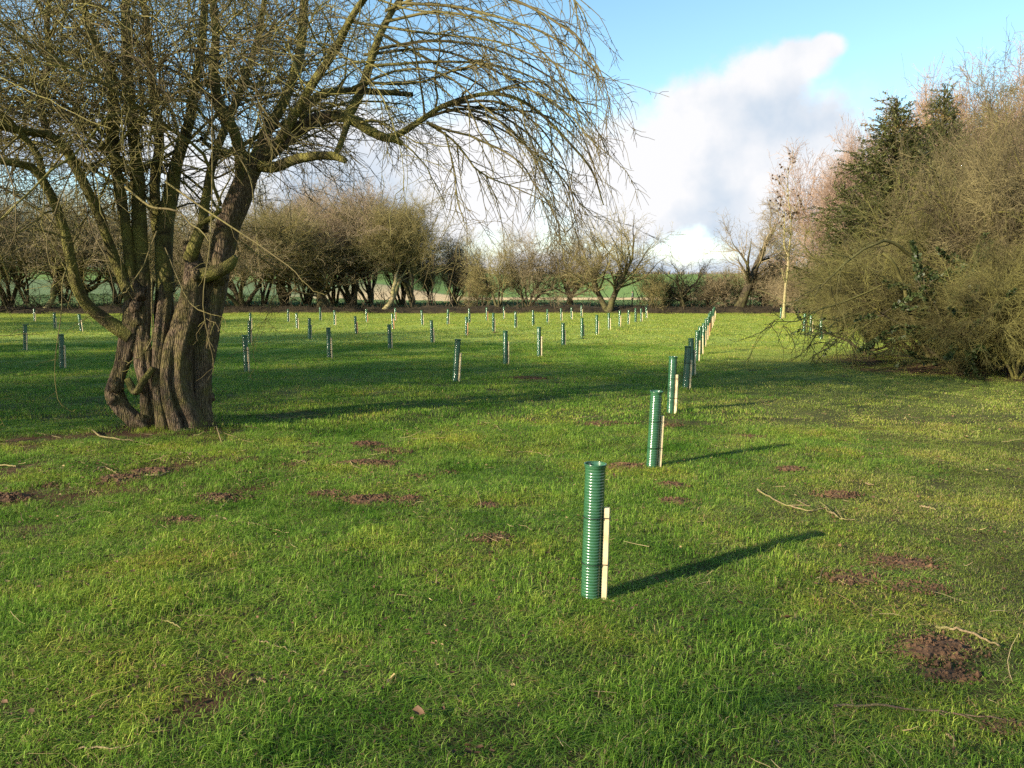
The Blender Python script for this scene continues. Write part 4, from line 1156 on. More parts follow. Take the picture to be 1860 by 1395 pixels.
# ------------------------------------------------------------------ other trees
def tree_meshes(name, seed, H=7.0, stems=3, stem_r=.16, stem_len=.42, lean=.25, limbs=5.0, limb_len=.45, limb_ang=(.4, 1.0), trop=(.03, .05, .04, .02),
                l2=(2.9, .24), l3=(4.5, .12), l4=(5.2, .055), rt=.008, wob=.13, start=.25, dirs=None, droop4=-.02, crook=.10, tmin=.2):
    """trunk and crown meshes; the counts are per metre of parent, lengths are shares of H"""
    rng = np.random.default_rng(seed)
    az = rng.uniform(0, 6.28) + np.arange(stems) * 6.28 / stems
    le = rng.uniform(lean * .4, lean * 1.3, stems)
    d = np.stack([np.sin(le) * np.cos(az), np.sin(le) * np.sin(az), np.cos(le)], 1)
    if dirs is not None: d = norm(np.array(dirs, float)); stems = len(d)
    st = np.stack([d[:, 0] * .1, d[:, 1] * .1, np.full(stems, -.12)], 1)
    r0 = stem_r * rng.uniform(.7, 1.1, stems)
    P, R = grow(st, d, H * stem_len * rng.uniform(.85, 1.2, stems), r0, r0 * .5, 14, crook, rng, trop[0])
    R[:, 0] *= 1.6; R[:, 1] *= 1.2
    A = Acc(); A.tubes(P, R, 10)
    s, dd, pr, t = spawn(P, R, limbs, start, 1, *limb_ang, rng, up=.2)
    P1, R1 = grow(s, dd, H * limb_len * rng.uniform(.6, 1.15, len(s)), np.clip(pr * .55, .02, .2), .012, 12, wob, rng, trop[1])
    # leaders carrying on from the stem tops
    s, dd = P[:, -1], norm(P[:, -1] - P[:, -3])
    s = np.repeat(s, 2, 0); dd = norm(np.repeat(dd, 2, 0) + rng.normal(0, .35, (len(s), 3)))
    P1b, R1b = grow(s, dd, H * limb_len * 1.05, np.repeat(R[:, -1], 2) * .8, .012, 12, wob * .8, rng, trop[1])
    P1 = np.concatenate([P1, P1b]); R1 = np.concatenate([R1, R1b])
    A.tubes(P1, R1, 6)
    trunk = A.mesh(name + '_trunk')
    C = Acc(); tw = lambda n: rng.random(n)
    s, dd, pr, t = spawn(P1, R1, l2[0], tmin, 1, .4, 1.1, rng)
    P2, R2 = grow(s, dd, H * l2[1] * rng.uniform(.5, 1.25, len(s)), np.clip(pr * .5, .008, .05), rt, 8, wob * 1.1, rng, trop[2])
    C.tubes(P2, R2, 4, tw(len(P2)))
    s, dd, pr, t = spawn(P2, R2, l3[0], .1, 1, .4, 1.1, rng)
    P3, R3 = grow(s, dd, H * l3[1] * rng.uniform(.5, 1.3, len(s)), np.clip(pr * .55, rt * .8, .014), rt * .7, 5, wob * 1.3, rng, trop[3])
    C.tubes(P3, R3, 3, tw(len(P3)))
    s, dd, pr, t = spawn(P3, R3, l4[0], .05, 1, .4, 1.2, rng)
    P4, R4 = grow(s, dd, H * l4[1] * rng.uniform(.4, 1.4, len(s)), rt * .75, rt * .5, 3, wob * 1.5, rng, droop4)
    C.tubes(P4, R4, 3, tw(len(P4)))
    z = np.concatenate([p.reshape(-1, 3) for p in (P2, P3, P4)])
    print('TREE', name, len(P1), len(P2), len(P3), len(P4), 'top %.1f' % z[:, 2].max(), 'rad %.1f %.1f' % (z[:, 0].min(), z[:, 0].max()))
    crown = C.mesh(name + '_crown', attr='tint')
    return trunk, crown, float(np.percentile(z[:, 2], 99.7)), float(np.percentile(np.abs(z[:, 0]), 97))


def with_mat(me, mat):
    me.materials.clear(); me.materials.append(mat); return me


VAR = {}
def variant(key, bark, twigm, **kw):
    t, c, top, rad = tree_meshes(key, **kw)
    VAR[key] = (with_mat(t, M[bark]), with_mat(c, M[twigm]), top, rad)


variant('haw1', 'far_bark', 'tw_olive', seed=11, H=7, stems=3, lean=.45, start=.35)
variant('haw2', 'far_bark', 'tw_olive', seed=12, H=7, stems=2, lean=.5, stem_r=.24, start=.35)
variant('haw3', 'far_bark', 'tw_brown', seed=13, H=7, stems=6, lean=.5, stem_r=.11, start=.35)
variant('haw4', 'far_bark', 'tw_brown', seed=17, H=7, stems=2, lean=.3, limb_ang=(.5, 1.2), stem_r=.22, start=.35)
variant('vase1', 'far_bark', 'tw_brown', seed=14, H=9, stems=4, lean=.3, limb_ang=(.2, .6), trop=(.04, .09, .09, .06), l3=(3.8, .11), stem_len=.4, start=.45)
variant('vase2', 'far_bark', 'tw_olive', seed=15, H=9, stems=3, lean=.22, limb_ang=(.2, .7), trop=(.04, .08, .08, .05), stem_len=.45, start=.4)
variant('vase3', 'far_bark', 'tw_rose', seed=24, H=9, stems=5, lean=.3, limb_ang=(.2, .6), trop=(.04, .09, .10, .08), l3=(3.8, .12), stem_len=.4, start=.35)
variant('pink1', 'pale_bark', 'tw_pink', seed=16, H=11, stems=3, lean=.18, limb_ang=(.2, .55), trop=(.04, .10, .10, .08), l3=(3.8, .10), l4=(5.0, .05), rt=.012, stem_len=.5)
variant('gnarl', 'far_bark', 'tw_dark', seed=18, H=5, stems=2, lean=.5, crook=.2, wob=.2, stem_r=.2, l3=(3.5, .12), l4=(4, .06))
variant('shrub1', 'far_bark', 'tw_olive', seed=19, H=4, stems=7, lean=.6, stem_r=.05, stem_len=.4, limbs=4, l2=(4, .25), l3=(7, .14), l4=(8, .07), start=.1)
variant('shrub2', 'far_bark', 'tw_brown', seed=20, H=4, stems=8, lean=.5, stem_r=.045, stem_len=.45, limbs=4, l2=(4, .25), l3=(7, .13), l4=(8, .07), start=.1, trop=(.03, .06, .05, .03))
variant('leaner', 'far_bark', 'tw_brown', seed=21, H=8, dirs=[(.42, .05, 1)], stems=1, stem_r=.34, stem_len=.5, start=.5, limbs=4.5, limb_len=.36, crook=.05, l2=(3, .2), l3=(6, .1), l4=(6, .055), trop=(-.005, .05, .04, .02))
variant('bent', 'pale_bark', 'tw_olive', seed=22, H=8, dirs=[(.12, 0, 1), (.45, .1, 1)], stems=2, stem_r=.16, stem_len=.42, start=.6, limbs=4, crook=.12, trop=(.01, .08, .07, .05))


def plant(name, key, x, y, h, lab, cat='tree', rz=0.0, sx=None, group=None, z=None):
    t, c, top, rad = VAR[key]
    root = empty(name, (x, y, float(gz(x, y)) if z is None else z), rz)
    s = h / top; root.scale = (s * (sx or 1), s * (sx or 1), s)
    obj('trunk', t, None, root); obj('crown', c, None, root)
    return tag(root, lab, cat, group)


HT = 'trees of the hedgerow along the meadow edge'
def hedge_tree(name, key, px, py_top, Y, lab, wpx=None, rz=None, dz=.25):
    x = (px - CX) / F * Y
    h = CAMZ + (HZ - py_top) / F * Y - (float(gz(x, Y)) + dz) + 0.0
    sx = None
    if wpx and px < 770: wpx *= 1.25
    if wpx: sx = (wpx / 2 / F * Y) / VAR[key][3] / (h / VAR[key][2])
    return plant(name, key, x, Y, h, lab, rz=rz if rz is not None else (px * 7.3) % 6.28, sx=sx, group=HT, z=float(gz(x, Y)) + dz)


hedge_tree('bare_hedgerow_tree', 'haw3', -60, 330, 60, 'dark hedgerow tree half out of view at the left edge', 240)
hedge_tree('bare_hedgerow_tree', 'haw1', 20, 320, 63, 'dense dark hedgerow tree with spreading crown at far left', 230)
hedge_tree('bare_hedgerow_tree', 'bent', 84, 345, 61.5, 'hedgerow tree with a pale sunlit trunk left of the old hawthorn', 170, rz=.4)
hedge_tree('bare_hedgerow_tree', 'haw4', 160, 350, 64, 'brown hedgerow tree seen through the left limbs of the old hawthorn', 210)
hedge_tree('bare_hedgerow_tree', 'haw2', 255, 345, 63, 'hedgerow tree directly behind the old hawthorn trunk', 220)
hedge_tree('bare_hedgerow_tree', 'haw1', 350, 380, 65, 'hedgerow tree behind the dark right stem of the old hawthorn', 200, rz=2)
hedge_tree('bare_hedgerow_tree', 'vase1', 445, 385, 62, 'dark brown hedgerow tree just right of the old hawthorn', 190)
hedge_tree('bare_hedgerow_tree', 'vase2', 520, 372, 64, 'olive hedgerow tree with upright shoots, second right of the old hawthorn', 180)
hedge_tree('bare_hedgerow_tree', 'haw4', 590, 392, 62.5, 'low spreading dark tree in the densest part of the hedgerow', 200)
hedge_tree('bare_hedgerow_tree', 'vase3', 640, 328, 67, 'tallest pale pinkish feathery tree rising above the dark hedgerow', 190)
hedge_tree('bare_hedgerow_tree', 'bent', 700, 352, 61.5, 'hedgerow tree with a pale crooked trunk bent to the right', 170, rz=0.0)
hedge_tree('bare_hedgerow_tree', 'vase2', 752, 342, 63, 'fan shaped olive green tree ending the dense hedgerow part', 130)
hedge_tree('bare_hedgerow_tree', 'vase3', 825, 428, 66, 'small orange brown feathery tree in the hedgerow dip', 120, rz=1)
hedge_tree('bare_hedgerow_tree', 'haw1', 905, 408, 62, 'round crowned olive tree, left one of the middle clump', 130)
hedge_tree('bare_hedgerow_tree', 'haw3', 960, 418, 62.5, 'dark tree with many thin stems fanning from one foot', 150)
hedge_tree('bare_hedgerow_tree', 'haw4', 1035, 408, 63, 'brown twiggy tree between the fanned stems and the thick trunk', 140)
hedge_tree('bare_hedgerow_tree', 'haw2', 1105, 388, 61, 'broad hedgerow tree with the thickest dark trunk', 170, rz=1.2)
hedge_tree('bare_hedgerow_tree', 'shrub1', 1186, 480, 61.5, 'small pale olive bushy tree with a thin sunlit stem', 60)
hedge_tree('bare_hedgerow_tree', 'gnarl', 1240, 462, 62, 'small gnarled dark hedgerow tree standing in the gap', 110)
hedge_tree('bare_hedgerow_tree', 'leaner', 1338, 350, 62, 'tall tree whose thick brown trunk leans to the right', None, rz=.1)
hedge_tree('bare_hedgerow_tree', 'haw3', 1410, 420, 66, 'brown twiggy tree behind the slender pale sapling', 130)
hedge_tree('bare_hedgerow_tree', 'haw1', 1480, 420, 60, 'olive bushy tree between the sapling and the dark conifer', 150)
hedge_tree('bare_hedgerow_tree', 'vase1', 1640, 400, 66, 'hedgerow tree hidden low behind the conifer', 180)
RG = 'trees standing behind the front row of the hedgerow'
REAR = [(-30, 'rear hedgerow tree filling the gap beside the left edge'), (55, 'rear hedgerow tree behind the pale sunlit hedgerow trunk'),
        (120, 'rear rosy tree seen between the first two left limbs'), (215, 'rear tree seen through the middle limbs of the old hawthorn'),
        (300, 'rear tree hidden right behind the fluted trunk'), (395, 'rear tree seen behind the dark right stem'),
        (480, 'rear rosy tree just right of the old trunk'), (560, 'rear tree feathering above the densest dark part'),
        (610, 'rear brown tree left of the tallest pale one'), (675, 'rear rosy tree above the pale crooked trunk'),
        (730, 'rear tree behind the fan shaped olive tree'), (785, 'low rear rosy tree in the dip of the hedgerow')]
for k, (px, lab) in enumerate(REAR):
    Y = 69 + (k * 37 % 5) * .8; x = (px - CX) / F * Y; key = ('vase3', 'vase2', 'vase3', 'vase1', 'vase3')[k % 5]
    h = CAMZ + (HZ - (336 + (k * 53 % 45) + (75 if px > 770 else 0))) / F * Y
    plant('bare_hedgerow_tree', key, x, Y, h, lab, 'tree', rz=k * 1.9, group=RG, sx=.85)
SB = 'low bushes in the hedge line'
for k, (px, tp, Y, w, lab) in enumerate(((1212, 500, 63, 44, 'low olive bush left of the gnarled tree'), (1285, 492, 63, 80, 'low olive bush between gnarled and leaning trees'),
                                         (1325, 484, 64, 80, 'taller brown bush left against the leaning trunk'), (1385, 480, 63, 90, 'brown bush right of the leaning trunk'),
                                         (870, 480, 63, 70, 'low brown bush under the round crowned tree'), (1455, 480, 58, 90, 'low bush right of the sapling'))):
    key = 'shrub1' if k % 2 == 0 else 'shrub2'
    x = (px - CX) / F * Y; h = CAMZ + (HZ - tp) / F * Y - .25
    plant('hedge_bush', key, x, Y, h, lab, 'bush', rz=k * 1.3, sx=(w / 2 / F * Y) / VAR[key][3] / (h / VAR[key][2]), group=SB, z=float(gz(x, Y)) + .2)


def hedge():
    """the gappy bare hedge that runs between the trees"""
    rng = np.random.default_rng(50)
    n = 420
    x = np.sort(rng.uniform(-62, 62, n)); y = 62.1 + rng.normal(0, .45, n)
    st = np.stack([x, y, gz(x, y) + .3], 1)
    d = norm(np.stack([rng.normal(0, .45, n), rng.normal(0, .3, n), np.ones(n)], 1))
    P, R = grow(st, d, rng.uniform(1.0, 2.2, n), rng.uniform(.02, .045, n), .012, 7, .2, rng, 0)
    A = Acc(); A.tubes(P, R, 5, rng.random(n))
    s, dd, pr, t = spawn(P, R, 3.2, .3, 1, .5, 1.2, rng)
    P2, R2 = grow(s, dd, rng.uniform(.3, .9, len(s)), .012, .008, 5, .2, rng, .02); A.tubes(P2, R2, 3, rng.random(len(P2)))
    # low brushwood on the bank
    n = 9000
    x = rng.uniform(-62, 62, n); y = 61.5 + rng.normal(0, .5, n)
    st = np.stack([x, y, gz(x, y) + .1], 1)
    d = norm(rng.normal(0, .7, (n, 3)) + np.array([0, 0, 1]))
    P4, R4 = grow(st, d, rng.uniform(.3, .75, n), .010, .007, 4, .3, rng, 0); A.tubes(P4, R4, 3, rng.random(n))
    o = obj('hedge', A.mesh('hedge', attr='tint'), M['tw_hedge'])
    tag(o, 'thin gappy leafless hedge with dark brushwood along the far bank', 'hedge')


hedge()


# sapling
def sapling():
    c = gp(1424, 579); Y = c[1]
    root = empty('slender_sapling_tree', (c[0], Y, float(gz(c[0], Y))))
    tag(root, 'slender pale-trunked young tree with a few dark leaves at its top', 'tree')
    off = np.array(root.location)
    def pts(rows): return np.array([[*at(px, py, Y + dy), r / F * Y] for px, py, dy, r in rows])
    rng = np.random.default_rng(8)
    A = Acc(); L = []
    for rows in ([(1423, 582, 0, 9), (1424, 560, 0, 5.5), (1427, 520, 0, 5), (1431, 490, 0, 4.5), (1432, 463, 0, 4), (1435, 440, 0, 3), (1437, 400, 0, 2.6), (1432, 360, .2, 2), (1431, 320, .2, 1.5), (1433, 302, .2, .8)],
                 [(1432, 465, 0, 4), (1427, 455, .1, 3.4), (1424, 440, .1, 3), (1425, 410, .1, 2.4), (1424, 380, .1, 1.8)],
                 [(1427, 515, 0, 2), (1422, 500, -.2, 1.6), (1420, 488, -.2, 1)],
                 [(1425, 548, 0, 2), (1400, 535, -.3, 1.6), (1376, 526, -.5, 1)]):
        q = spline(pts(rows), 22); A.tubes(q[None, :, :3], np.maximum(q[None, :, 3] * .5, .012), 9); L.append(q)
    A.V = [v - off for v in A.V]; obj('trunk', A.mesh('sapling_trunk'), M['pale_bark'], root)
    q = np.array(L)
    C = Acc()
    s, dd, pr, t = spawn(q[:2, :, :3], q[:2, :, 3], 8, .3, 1, .5, 1.0, rng, up=.2)
    P1, R1 = grow(s, dd, rng.uniform(.5, 1.6, len(s)), .014, .008, 7, .14, rng, .03); C.tubes(P1, R1, 4, rng.random(len(s)))
    s, dd, pr, t = spawn(P1, R1, 4, .1, 1, .5, 1.0, rng)
    P2, R2 = grow(s, dd, rng.uniform(.2, .6, len(s)), .009, .006, 4, .16, rng, .03); C.tubes(P2, R2, 3, rng.random(len(s)))
    C.V = [v - off for v in C.V]; obj('crown', C.mesh('sapling_crown', attr='tint'), M['tw_brown'], root)
    ends = np.concatenate([P1[:, -1], P1[:, 4]]); ends = ends[(ends[:, 2] > 6.0) | (rng.random(len(ends)) < .12)]
    e = np.repeat(ends, 2, 0) + rng.normal(0, .10, (len(ends) * 2, 3)); n = len(e)
    a = rng.normal(size=(n, 3)); b = norm(np.cross(a, rng.normal(size=(n, 3)))) * .07; a = norm(a) * .10
    V = np.stack([e - a, e + b, e + a, e - b], 1) - off
    me = mesh_from('sapling_leaves', V.reshape(-1, 3), np.arange(n)[:, None] * 4 + np.array([[0, 1, 2, 3]]))
    at_ = me.attributes.new('tint', 'FLOAT', 'POINT'); at_.data.foreach_set('value', np.zeros(n * 4, np.float32))
    obj('leaves', me, M['litter'], root)


sapling()


# conifers
def conifer_mesh(name, seed, H, rad):
    rng = np.random.default_rng(seed)
    T = Acc()
    P = spline([[0, 0, -.2], [.05, 0, H * .4], [0, .05, H * .8], [0, 0, H]], 20); T.tubes(P[None], np.linspace(H * .022, .02, 20)[None], 10)
    n = 300
    h = H * (.03 + .96 * (np.arange(n) / n)) + rng.normal(0, .08, n); az = rng.uniform(0, 6.28, n)
    f = h / H
    L = rad * np.clip((1 - f) ** 1.0 * 1.25, .05, 1) * rng.uniform(.65, 1.15, n)
    el = .15 + .55 * f + rng.normal(0, .12, n)
    d = np.stack([np.cos(az) * np.cos(el), np.sin(az) * np.cos(el), np.sin(el)], 1)
    B, R = grow(np.stack([np.zeros(n), np.zeros(n), h], 1), d, L, .03, .008, 8, .07, rng, .035)
    T.tubes(B, R, 4)
    s, dd, pr, t = spawn(B, R, 9, .15, 1, .5, 1.1, rng, up=-.1)
    C, RC = grow(s, dd, rng.uniform(.25, .6, len(s)) * (rad / 2.3), .007, .004, 4, .12, rng, -.01)
    T.tubes(C, RC, 3)
    # needle sprays
    s, dd, pr, t = spawn(C, RC, 42, .0, 1, .3, 1.0, rng)
    m = len(s)
    side = norm(np.cross(dd, rng.normal(size=(m, 3)))) * rng.uniform(.012, .024, (m, 1)); dd = dd * rng.uniform(.06, .13, (m, 1))
    V = np.stack([s, s + dd * .5 + side, s + dd, s + dd * .5 - side], 1)
    me = mesh_from(name + '_needles', V.reshape(-1, 3), np.arange(m)[:, None] * 4 + np.array([[0, 1, 2, 3]]))
    tint = rng.beta(2, 2.4, m) * .92
    top = (s[:, 2] > H * .86) & (noise2(s[:, 0] * 3, s[:, 2] * 3, 1, seed) > .55); tint[top] = rng.uniform(.93, 1, top.sum())
    a = me.attributes.new('tint', 'FLOAT', 'POINT'); a.data.foreach_set('value', np.repeat(tint, 4).astype(np.float32))
    print('CONIFER', m)
    return with_mat(T.mesh(name + '_trunk'), M['far_bark']), with_mat(me, M['conifer'])


ctr, cnd = conifer_mesh('spruce', 4, 10.5, 3.5)
for px, top, Y, rz, w, lab in ((1607, 160, 34, .3, 1.2, 'tall dark green conifer with rusty cones near its tip'),
                               (1690, 138, 40, 2.4, .95, 'second conifer, paler and farther back behind the thicket')):
    x = (px - CX) / F * Y; h = (CAMZ + (HZ - top) / F * Y) * .92
    root = empty('conifer_tree', (x, Y, float(gz(x, Y))), rz); root.scale = (w, w, h / 10.5)
    obj('trunk', ctr, None, root); obj('crown', cnd, None, root)
    tag(root, lab, 'tree', 'conifers behind the thicket')

PG = 'tall pinkish bare trees behind the conifers'
for px, top, Y, w, rz, lab in ((1530, 262, 50, 110, 0, 'pinkish feathery bare tree showing left of the dark conifer'),
                               (1565, 225, 55, 130, 1.7, 'pink-brown bare tree close behind the dark conifer'),
                               (1660, 165, 56, 150, 3.1, 'tall bare tree with upright shoots between the two conifers'),
                               (1770, 150, 54, 190, 4.0, 'pinkish bare tree behind the second conifer'),
                               (1880, 130, 56, 200, 5.0, 'pinkish bare tree behind the thicket at the right edge')):
    x = (px - CX) / F * Y; h = CAMZ + (HZ - top) / F * Y
    plant('feathery_bare_tree', 'pink1', x, Y, h, lab, rz=rz, group=PG, sx=(w / 2 / F * Y) / VAR['pink1'][3] / (h / VAR['pink1'][2]))

# the thicket on the right: big arching hawthorns
variant('thicket1', 'limb', 'tw_bush', seed=31, H=5.5, stems=7, lean=.8, stem_r=.07, stem_len=.5, limbs=4, limb_len=.5, limb_ang=(.3, 1.1),
        trop=(.02, -.005, -.02, -.03), l2=(4.0, .26), l3=(6.2, .14), l4=(7.5, .07), rt=.0060, start=.15, droop4=-.06, tmin=.05)
variant('thicket2', 'limb', 'tw_bush2', seed=32, H=6.0, stems=5, lean=.5, stem_r=.08, stem_len=.5, limbs=4, limb_len=.45, limb_ang=(.3, 1.1),
        trop=(.02, .02, 0.0, -.01), l2=(4.0, .24), l3=(6.2, .13), l4=(7.5, .065), rt=.0060, start=.12, droop4=-.04, tmin=.05)
TG = 'big twiggy hawthorns of the thicket'


def thick(key, px, top, Y, left, lab, rz, name='thicket_hawthorn'):
    x = (px - CX) / F * Y; h = CAMZ + (HZ - top) / F * Y
    t, c, tp, rad = VAR[key]
    return plant(name, key, x, Y, h, lab, 'tree', rz=rz, group=TG, sx=((px - left) / F * Y) / rad / (h / tp))


t0 = thick('thicket1', 1690, 315, 18.5, 1460, 'wide olive brown hawthorn whose drooping branches sweep over the turf', .8)
thick('thicket2', 1865, 100, 17.0, 1700, 'tallest tangled hawthorn at the right edge, twigs against the sky', 2.2)
thick('thicket2', 1790, 180, 23.0, 1670, 'hawthorn in the middle of the thicket below the second conifer', 4.0)
thick('thicket1', 1850, 400, 14.5, 1690, 'low dense hawthorn at the lower right, its twigs reaching the ground', 5.1)
thick('thicket1', 1780, 470, 16.3, 1610, 'low tangled hawthorn standing before the taller ones', 3.7)
thick('thicket1', 1590, 430, 29.0, 1480, 'darker hawthorn in front of the tall conifer', 2.9)
thick('thicket2', 1530, 430, 36.0, 1462, 'hawthorn left of the conifer foot, behind the low tree guards', 1.4)


def sweeping_branches(root):
    """bare shoots that hang out of the thicket to the left, over the turf"""
    rng = np.random.default_rng(12)
    B = [[(1600, 520, 0, 4), (1540, 545, -.4, 3.4), (1490, 563, -.6, 2.6), (1452, 580, -.7, 2), (1415, 580, -.8, 1.6), (1386, 583, -.8, 1)],
         [(1455, 578, -.7, 1.6), (1430, 590, -.7, 1.2), (1410, 606, -.7, .8)], [(1415, 580, -.8, 1.2), (1395, 590, -.8, 1), (1382, 598, -.8, .7)],
         [(1580, 560, 0, 3.4), (1530, 575, -.3, 2.6), (1500, 597, -.4, 2), (1480, 612, -.4, 1.6), (1465, 640, -.4, 1)],
         [(1590, 565, .2, 3), (1555, 590, -.1, 2.6), (1535, 612, -.2, 2.2), (1510, 635, -.2, 1.6), (1482, 650, -.2, 1)],
         [(1600, 575, -.2, 3), (1560, 598, -.4, 2.4), (1535, 622, -.4, 2), (1520, 648, -.4, 1)],
         [(1570, 590, -.5, 2), (1545, 610, -.5, 1.8), (1528, 636, -.5, 1)],
         [(1660, 470, -1.0, 7), (1632, 445, -1.2, 6), (1600, 445, -1.4, 5), (1560, 470, -1.6, 4), (1520, 505, -1.7, 3), (1490, 540, -1.7, 2)],
         [(1690, 660, -.8, 8), (1672, 610, -.9, 8), (1655, 560, -1.0, 7.5), (1640, 510, -1.1, 7), (1630, 470, -1.2, 7), (1610, 448, -1.2, 6)],
         [(1740, 690, 0, 7), (1735, 640, 0, 6), (1710, 590, -.3, 5), (1690, 520, -.6, 4), (1650, 470, -.9, 3)],
         [(1725, 670, -.6, 6), (1722, 620, -.8, 5), (1730, 560, -.8, 4), (1760, 500, -.9, 3)],
         [(1640, 640, .4, 4), (1620, 600, .2, 3.4), (1590, 570, 0, 3)]]
    Y0 = 17.4
    q = np.array([spline([[*at(p[0], p[1], Y0 + p[2]), p[3] / F * Y0] for p in b], 17) for b in B])
    P, R = q[..., :3], np.maximum(q[..., 3] * .45, .006)
    P = P + np.cumsum(rng.normal(0, .018, P.shape), axis=1)
    A = Acc(); A.tubes(P, R, 7, np.full(len(P), .45))
    s_, d, pr, t = spawn(P, R, 4.5, .2, 1, .4, 1.0, rng, up=-.2)
    P1, R1 = grow(s_, d, rng.uniform(.3, 1.1, len(s_)), .009, .005, 7, .16, rng, -.05); A.tubes(P1, R1, 4, rng.random(len(s_)) * .6)
    s_, d, pr, t = spawn(P1, R1, 6, .1, 1, .5, 1.1, rng)
    P2, R2 = grow(s_, d, rng.uniform(.08, .35, len(s_)), .006, .004, 4, .2, rng, -.05); A.tubes(P2, R2, 3, rng.random(len(s_)) * .6)
    bpy.context.view_layer.update()
    mi = np.array(root.matrix_world.inverted())
    A.V = [v @ mi[:3, :3].T + mi[:3, 3] for v in A.V]
    obj('branches', A.mesh('sweeping_branches', attr='tint'), M['tw_bush'], root)


sweeping_branches(t0)


def shade_filler(x, y, z, rad, n, lab, seed):  # added leafy filler that stands in for shadow inside the thicket
    rng = np.random.default_rng(seed)
    root = empty('shade_filler_bush', (x, y, float(gz(x, y))))
    A = Acc(); ns = 9
    d = norm(rng.normal(0, .5, (ns, 3)) + np.array([0, 0, 1.0]))
    P, R = grow(np.zeros((ns, 3)), d, z * 1.2, .04, .012, 9, .14, rng, 0); A.tubes(P, R, 6)
    s, dd, pr, t = spawn(P, R, 6, .15, 1, .6, 1.3, rng)
    P2, R2 = grow(s, dd, rng.uniform(.4, 1.0, len(s)) * rad, .012, .005, 7, .15, rng, 0); A.tubes(P2, R2, 4)
    s, dd, pr, t = spawn(P2, R2, n, .2, 1, .4, 1.3, rng)
    m = len(s); side = norm(np.cross(dd, rng.normal(size=(m, 3)))) * rng.uniform(.018, .034, (m, 1)); dd = dd * rng.uniform(.06, .10, (m, 1))
    V = np.stack([s, s + dd * .5 + side, s + dd, s + dd * .5 - side], 1)
    me = mesh_from('shade_filler_leaves', V.reshape(-1, 3), np.arange(m)[:, None] * 4 + np.array([[0, 1, 2, 3]]))
    a = me.attributes.new('tint', 'FLOAT', 'POINT'); a.data.foreach_set('value', np.repeat(rng.random(m), 4).astype(np.float32))
    obj('trunk', with_mat(A.mesh('shade_filler_stems'), M['far_bark']), None, root); obj('crown', me, M['shade_filler'], root)
    return tag(root, lab, 'bush')


shade_filler(8.75, 15.9, 1.7, 1.2, 150, 'dark leafy bush added to stand in for the shadow patch in the thicket', 61)
shade_filler(9.0, 20.5, 1.5, 1.0, 50, 'smaller dark bush added for inner shade behind the drooping branches', 62)

# trees outside the view on the left that throw the long shadows
SG = 'trees left of the view'
for key, x, y, h, lab in (('haw2', -13.5, 5.5, 6.5, 'spreading bare tree left outside the view, nearest'),
                          ('vase2', -17.0, 7.2, 9.0, 'tall upright bare tree left outside the view, between two spreading ones'),
                          ('haw3', -19.5, 12.0, 9.5, 'many-stemmed bare tree left outside the view, second one off'),
                          ('vase1', -24.0, 16.5, 10.5, 'tall upright bare tree left outside the view, third one off'),
                          ('haw2', -31.0, 27.0, 10, 'bare tree left outside the view, fifth one off'),
                          ('vase2', -36.0, 33.0, 11, 'bare tree left outside the view, sixth one off'),
                          ('haw1', -42.0, 40.0, 10, 'bare tree left outside the view, last one of the row'),
                          ('haw1', -11.5, -5.8, 5.6, 'slender bare tree behind the viewer on the left')):
    plant('bare_shade_tree', key, x, y, h, lab, 'tree', rz=x * 1.3, group=SG)


# far wood on the skyline
def skyline():
    rng = np.random.default_rng(90)
    A = Acc(); n = 900
    x = rng.uniform(-60, 210, n); y = 440 + rng.normal(0, 6, n)
    st = np.stack([x, y, gz(x, y)], 1)
    h = .3 + 5.0 * noise2(x, y * 0, 26, 91) ** 3 + rng.uniform(0, 1.2, n)
    d = norm(rng.normal(0, .12, (n, 3)) + np.array([0, 0, 1.0]))
    P, R = grow(st, d, h * .8, .25, .12, 4, .1, rng, 0); A.tubes(P, R, 4, rng.random(n))
    s, dd, pr, t = spawn(P, R, 2.5, .2, 1, .4, 1.0, rng)
    P, R = grow(s, dd, rng.uniform(1, 2.4, len(s)), .14, .07, 4, .2, rng, .05); A.tubes(P, R, 3, rng.random(len(s)))
    tag(obj('far_woods', A.mesh('far_woods', attr='tint'), M['tw_brown']), 'thin line of far bare woodland on the skyline', 'woods', kind='stuff')


skyline()


